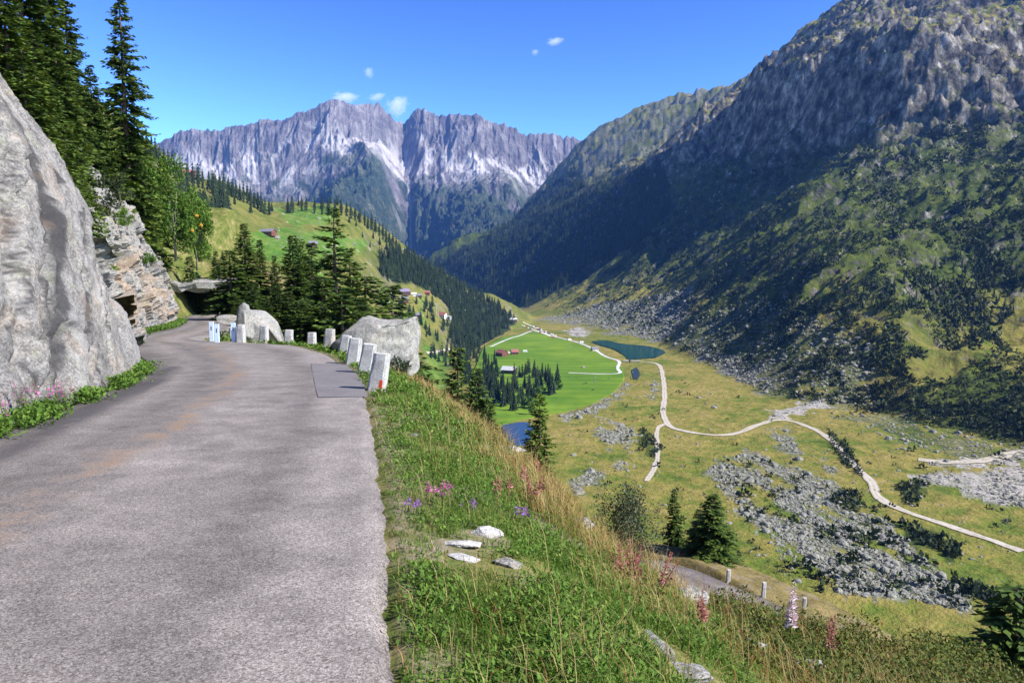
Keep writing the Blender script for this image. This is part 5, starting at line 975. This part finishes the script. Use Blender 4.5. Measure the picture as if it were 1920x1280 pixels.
def house(px, py, size, wall, roof, label, name='house', rz=.3, cat='house', group=None, rows=1):
    q, ok = hit(px, py)
    if not ok[0]: return
    w, d, h, rh = size; x0, y0, z0 = q[0]; root = empty(name, (x0, y0, z0-.3), label, cat, group, rz)
    b = MB(); b.prism([(-d/2, -1), (d/2, -1), (d/2, h), (0, h+rh), (-d/2, h)], -w/2, w/2); b.build('wall', WALL[wall], root)
    o = .7; k = rh/(d/2); r_ = MB(); r_.prism([(-d/2-o, h-o*k+.05), (0, h+rh+.05), (d/2+o, h-o*k+.05), (d/2+o, h-o*k+.32), (0, h+rh+.36), (-d/2-o, h-o*k+.32)], -w/2-o, w/2+o); rf = r_.build('roof', ROOF[roof], root); c = MB(); c.box((w*.2, d*.12, h+rh*.9), (.8, .8, 1.8)); c.build('chimney', WALL['grey'], rf)
    for row in range(rows):
        for i in range(max(2, int(w/3.2))):
            f = MB(); f.box((-w/2+(i+.5)*w/max(2, int(w/3.2)), -d/2-.03, 1.6+row*2.6), (1.1, .08, 1.2)); f.build('window', M['pane'], root)
        for sx in (-1, 1): f = MB(); f.box((sx*(w/2+.03), -d*.15, 1.6+row*2.6), (.08, 1.1, 1.2)); f.build('window', M['pane'], root)
    f = MB(); f.box((-w/2-.03, d*.2, 1.0), (.08, 1.2, 2.2)); f.build('door', M['woodtrim'], root); return root
house(503, 440, (13, 9, 3.2, 2.6), 'redwood', 'slate', 'long brown alp chalet with grey roof alone on the green meadow', 'chalet', -.25)
house(587, 462, (8, 7, 3, 2.4), 'timber', 'violet', 'small dark hut half hidden by spruces below the alp chalet', 'hut', .3, 'hut')
house(353, 330, (12, 8, 3.5, 2.6), 'redwood', 'red', 'red-brown farmhouse on the skyline of the alp', 'farmhouse', .1)
house(712, 560, (11, 6, 2.6, .8), 'white', 'tin', 'low white shed with flat pale roof left of the hamlet', 'shed', .05, 'shed')
house(758, 552, (13, 11, 4.5, 3.6), 'timber', 'violet', 'big violet-roofed chalet at the top of the hamlet', 'chalet', .5, rows=2); house(756, 567, (12, 10, 4.2, 3.2), 'redwood', 'slate', 'red-brown chalet below the violet-roofed one in the hamlet', 'chalet', .35, rows=2)
house(776, 554, (6, 5, 2.5, 1.8), 'white', 'tin', 'tiny white shed right of the violet-roofed chalet', 'shed', .3, 'shed'); house(786, 557, (7, 6, 2.8, 2), 'timber', 'slate', 'small dark barn in the middle of the hamlet', 'barn', .2, 'barn'); house(800, 551, (9, 6, 2.5, 1.8), 'redwood', 'red', 'long low red house at the forest edge', 'house', .1)
house(829, 596, (13, 9, 5, 3.4), 'white', 'red', 'white house with pinkish red roof in front of the forest', 'house', -.5, rows=2); house(841, 598, (7, 6, 4, .5), 'grey', 'zinc', 'grey boxy annex right of the red-roofed white house', 'annex', -.4, 'building'); house(783, 594, (10, 8, 3.2, 2.2), 'timber', 'slate', 'grey-roofed cabin just above the large boulder', 'cabin', .2)
house(955, 699, (15, 11, 4.2, 3.4), 'timber', 'zinc', 'dark barn with pale grey roof among spruces beside the field', 'barn', -.35, 'barn'); house(941, 667, (14, 10, 5, 3.6), 'redwood', 'red', 'red-roofed barn at the left edge of the green field', 'barn', -.9, 'barn'); house(965, 664, (9, 7, 4, 3), 'redwood', 'red', 'small dark red house beside white tarps at the green field', 'house', .2)
house(961, 602, (16, 9, 4, 2.4), 'timber', 'zinc', 'blue-grey roofed building at the narrows of the valley', 'building', .4, 'building')
house(1115, 657, (9, 7, 3.2, 2), 'white', 'slate', 'small white house between the lake and the field lane', 'house', .3)
M['lattice'] = plain('galvanised_lattice', (.42, .44, .46), .5, .1, 4)
q, ok = hit(820, 594); x0, y0, z0 = q[0]; root = empty('power_pylon', (x0, y0, z0), 'thin lattice power pylon with cross arms above the red-roofed house', 'pylon')
b = MB()
for sx in (-1.6, 1.6): b.tube((sx, 0, -1), (sx*.9, 0, 19), .22, .16, 6)
for zz in np.arange(2, 18, 3.2): b.tube((-1.6, 0, zz), (1.5, 0, zz+3), .1, .1, 5); b.tube((1.6, 0, zz), (-1.5, 0, zz+3), .1, .1, 5)
b.build('mast', M['lattice'], root); b = MB()
for zz in (13, 18.6): b.box((0, 0, zz), (9, .35, .35))
b.build('cross_arm', M['lattice'], root)
# bridge
qa, _ = hit([1168, 1200], [677.5, 678]); c = qa.mean(0); dv = qa[1]-qa[0]; root = empty('bridge', (c[0], c[1], c[2]), 'flat pale bridge carrying the track over the lake outflow', 'bridge', rz=math.atan2(dv[1], dv[0])); Lb = max(20, float(np.hypot(dv[0], dv[1]))*.85)
b = MB(); b.box((0, 0, .7), (Lb, 5.4, .5)); b.build('deck', WALL['grey'], root)
for sy in (-2.6, 2.6):
    b = MB(); b.box((0, sy, 1.75), (Lb, .12, .14))
    for k in np.linspace(-Lb/2+.5, Lb/2-.5, 9): b.box((k, sy, 1.3), (.12, .1, .75))
    b.build('railing', ROOF['tin'], root)
# parked vehicles
CARC = [plain('car_paint', c, .35, .05, 2) for c in ((.80, .80, .80), (.72, .73, .75), (.05, .05, .06), (.32, .33, .36), (.35, .03, .03), (.05, .10, .28))]
def car_proto(m, camper=False):
    prof = [(-2.2,.35),(2.2,.35),(2.25,.8),(1.2,.98),(.55,1.5),(-1.4,1.52),(-2.2,1.0)] if not camper else [(-3.2,.45),(3.0,.45),(3.05,1.2),(2.3,1.9),(2.2,2.9),(-3.2,2.9)]
    n = len(prof); w = .88 if not camper else 1.1; V = [(y, -w if z < 1.2 or camper else -w*.85, z) for y, z in prof]+[(y, w if z < 1.2 or camper else w*.85, z) for y, z in prof]
    F = [(i, (i+1) % n, n+(i+1) % n, n+i) for i in range(n)]+[tuple(range(n))[::-1], tuple(range(n, 2*n))]; return V, F
CARS = {}
def put_car(px, py, kind, label, rz, group=None, camper=False):
    q, ok = hit(px, py)
    if not ok[0]: return
    root = empty('camper_van' if camper else 'parked_car', q[0]+np.array([0, 0, .05]), label, 'camper' if camper else 'car', group, rz); key = (kind, camper)
    if key not in CARS:
        b = MB(); b.add(*car_proto(0, camper)); a = b.build('body', CARC[kind], root); g = MB()
        if camper: g.box((2.72, 0, 1.6), (.5, 1.8, .55)); g.box((-.5, -1.11, 2.0), (1.6, .05, .6))
        else: g.box((-.35, 0, 1.26), (2.1, 1.70, .36), taper=.86)
        g2 = g.build('window', M['pane'], root); ws = []
        for sx in (-1.35, 1.35):
            for sy in (-.8, .8): k = MB(); k.tube((sx, sy-.12, .34), (sx, sy+.12, .34), .34, .34, 10); ws.append(k.build('wheel', M['slot'], root))
        CARS[key] = [(o.name.split('.')[0], o.data) for o in [a, g2]+ws]
    else:
        for nm, me in CARS[key]: o = bpy.data.objects.new(nm, me); COL.objects.link(o); o.parent = root
for row, (a, b_, n) in enumerate((((982,605),(1024,625),14),((980,611),(1038,633),17),((1000,612),(1042,630),12))):
    for k in range(n):
        f = (k+random.uniform(-.15,.15))/(n-1); put_car(a[0]+(b_[0]-a[0])*f, a[1]+(b_[1]-a[1])*f, random.choice([0,0,0,1,1,2,3,4,5]), 'parked car in the crowded gravel car park at the far end of the field', random.uniform(-.1,.1)+.9, 'cars in the valley car park')
put_car(1068, 638, 0, 'white camper van parked beside the lane below the car park', .6, None, True); put_car(1091, 643, 0, 'white camper van parked nearest the lake beside the lane', .2, None, True); put_car(985, 660, 0, 'white van parked on the yard right of the small dark red house', .1, None, True)
put_car(952, 663, 0, 'white van between the red-roofed barn and the small red house', .2, None, True)

# ------------------------------------------------------------------ small clouds beyond the range
cm = bpy.data.materials.new('cloud_vapour'); cm.use_nodes = True; ct = cm.node_tree; ct.nodes.clear()
N_ = ct.nodes.new; tc = N_('ShaderNodeTexCoord'); no = N_('ShaderNodeTexNoise'); no.inputs['Scale'].default_value = 2.8; no.inputs['Detail'].default_value = 5; no.inputs['Roughness'].default_value = .6
ln = N_('ShaderNodeVectorMath'); ln.operation = 'LENGTH'; ct.links.new(tc.outputs['Object'], ln.inputs[0]); ct.links.new(tc.outputs['Object'], no.inputs['Vector'])
fo = N_('ShaderNodeMapRange'); ct.links.new(ln.outputs['Value'], fo.inputs[0])
for i, v in enumerate((.25, 1.0, .28, -.30)): fo.inputs[i+1].default_value = v
ad = N_('ShaderNodeMath'); ad.operation = 'ADD'; ct.links.new(no.outputs[0], ad.inputs[0]); ct.links.new(fo.outputs[0], ad.inputs[1])
mr = N_('ShaderNodeMapRange'); ct.links.new(ad.outputs[0], mr.inputs[0])
for i, v in enumerate((.50, .90, 0, .011)): mr.inputs[i+1].default_value = v
cv = N_('ShaderNodeVolumePrincipled'); cv.inputs['Color'].default_value = (1, 1, 1, 1); cv.inputs['Anisotropy'].default_value = .2; ct.links.new(mr.outputs[0], cv.inputs['Density'])
cz = N_('ShaderNodeOutputMaterial'); ct.links.new(cv.outputs[0], cz.inputs['Volume'])
for px, py, w, h, tilt, lb in ((646,183,34,13,0,'small bright white cloud hanging above the highest peak'),(706,182,22,9,.2,'thin wispy cloud between two brighter clouds above the range'),(744,199,30,22,.5,'bright ragged cloud sitting on the notch of the range'),(691,136,13,13,.6,'faint wisp of cloud high above the range'),(1040,78,22,9,.15,'little curved cloud alone high in the blue sky'),(457,246,14,9,0,'white cloud peeping over the left part of the range'),(1003,98,10,8,.0,'barely visible wisp left of the curved cloud')):
    q = P(px, py, 9600); V, F = ICO[3]; o = mesh('cloud', V, F, cm, None, True); o.location = q.tolist(); s = 9600/F_PX; o.scale = (w*s*1.25, w*s*.8, h*s*1.35); o.rotation_euler = (0, -tilt, 0); tag(o, lb, 'cloud')
scene.cycles.volume_bounces = 3
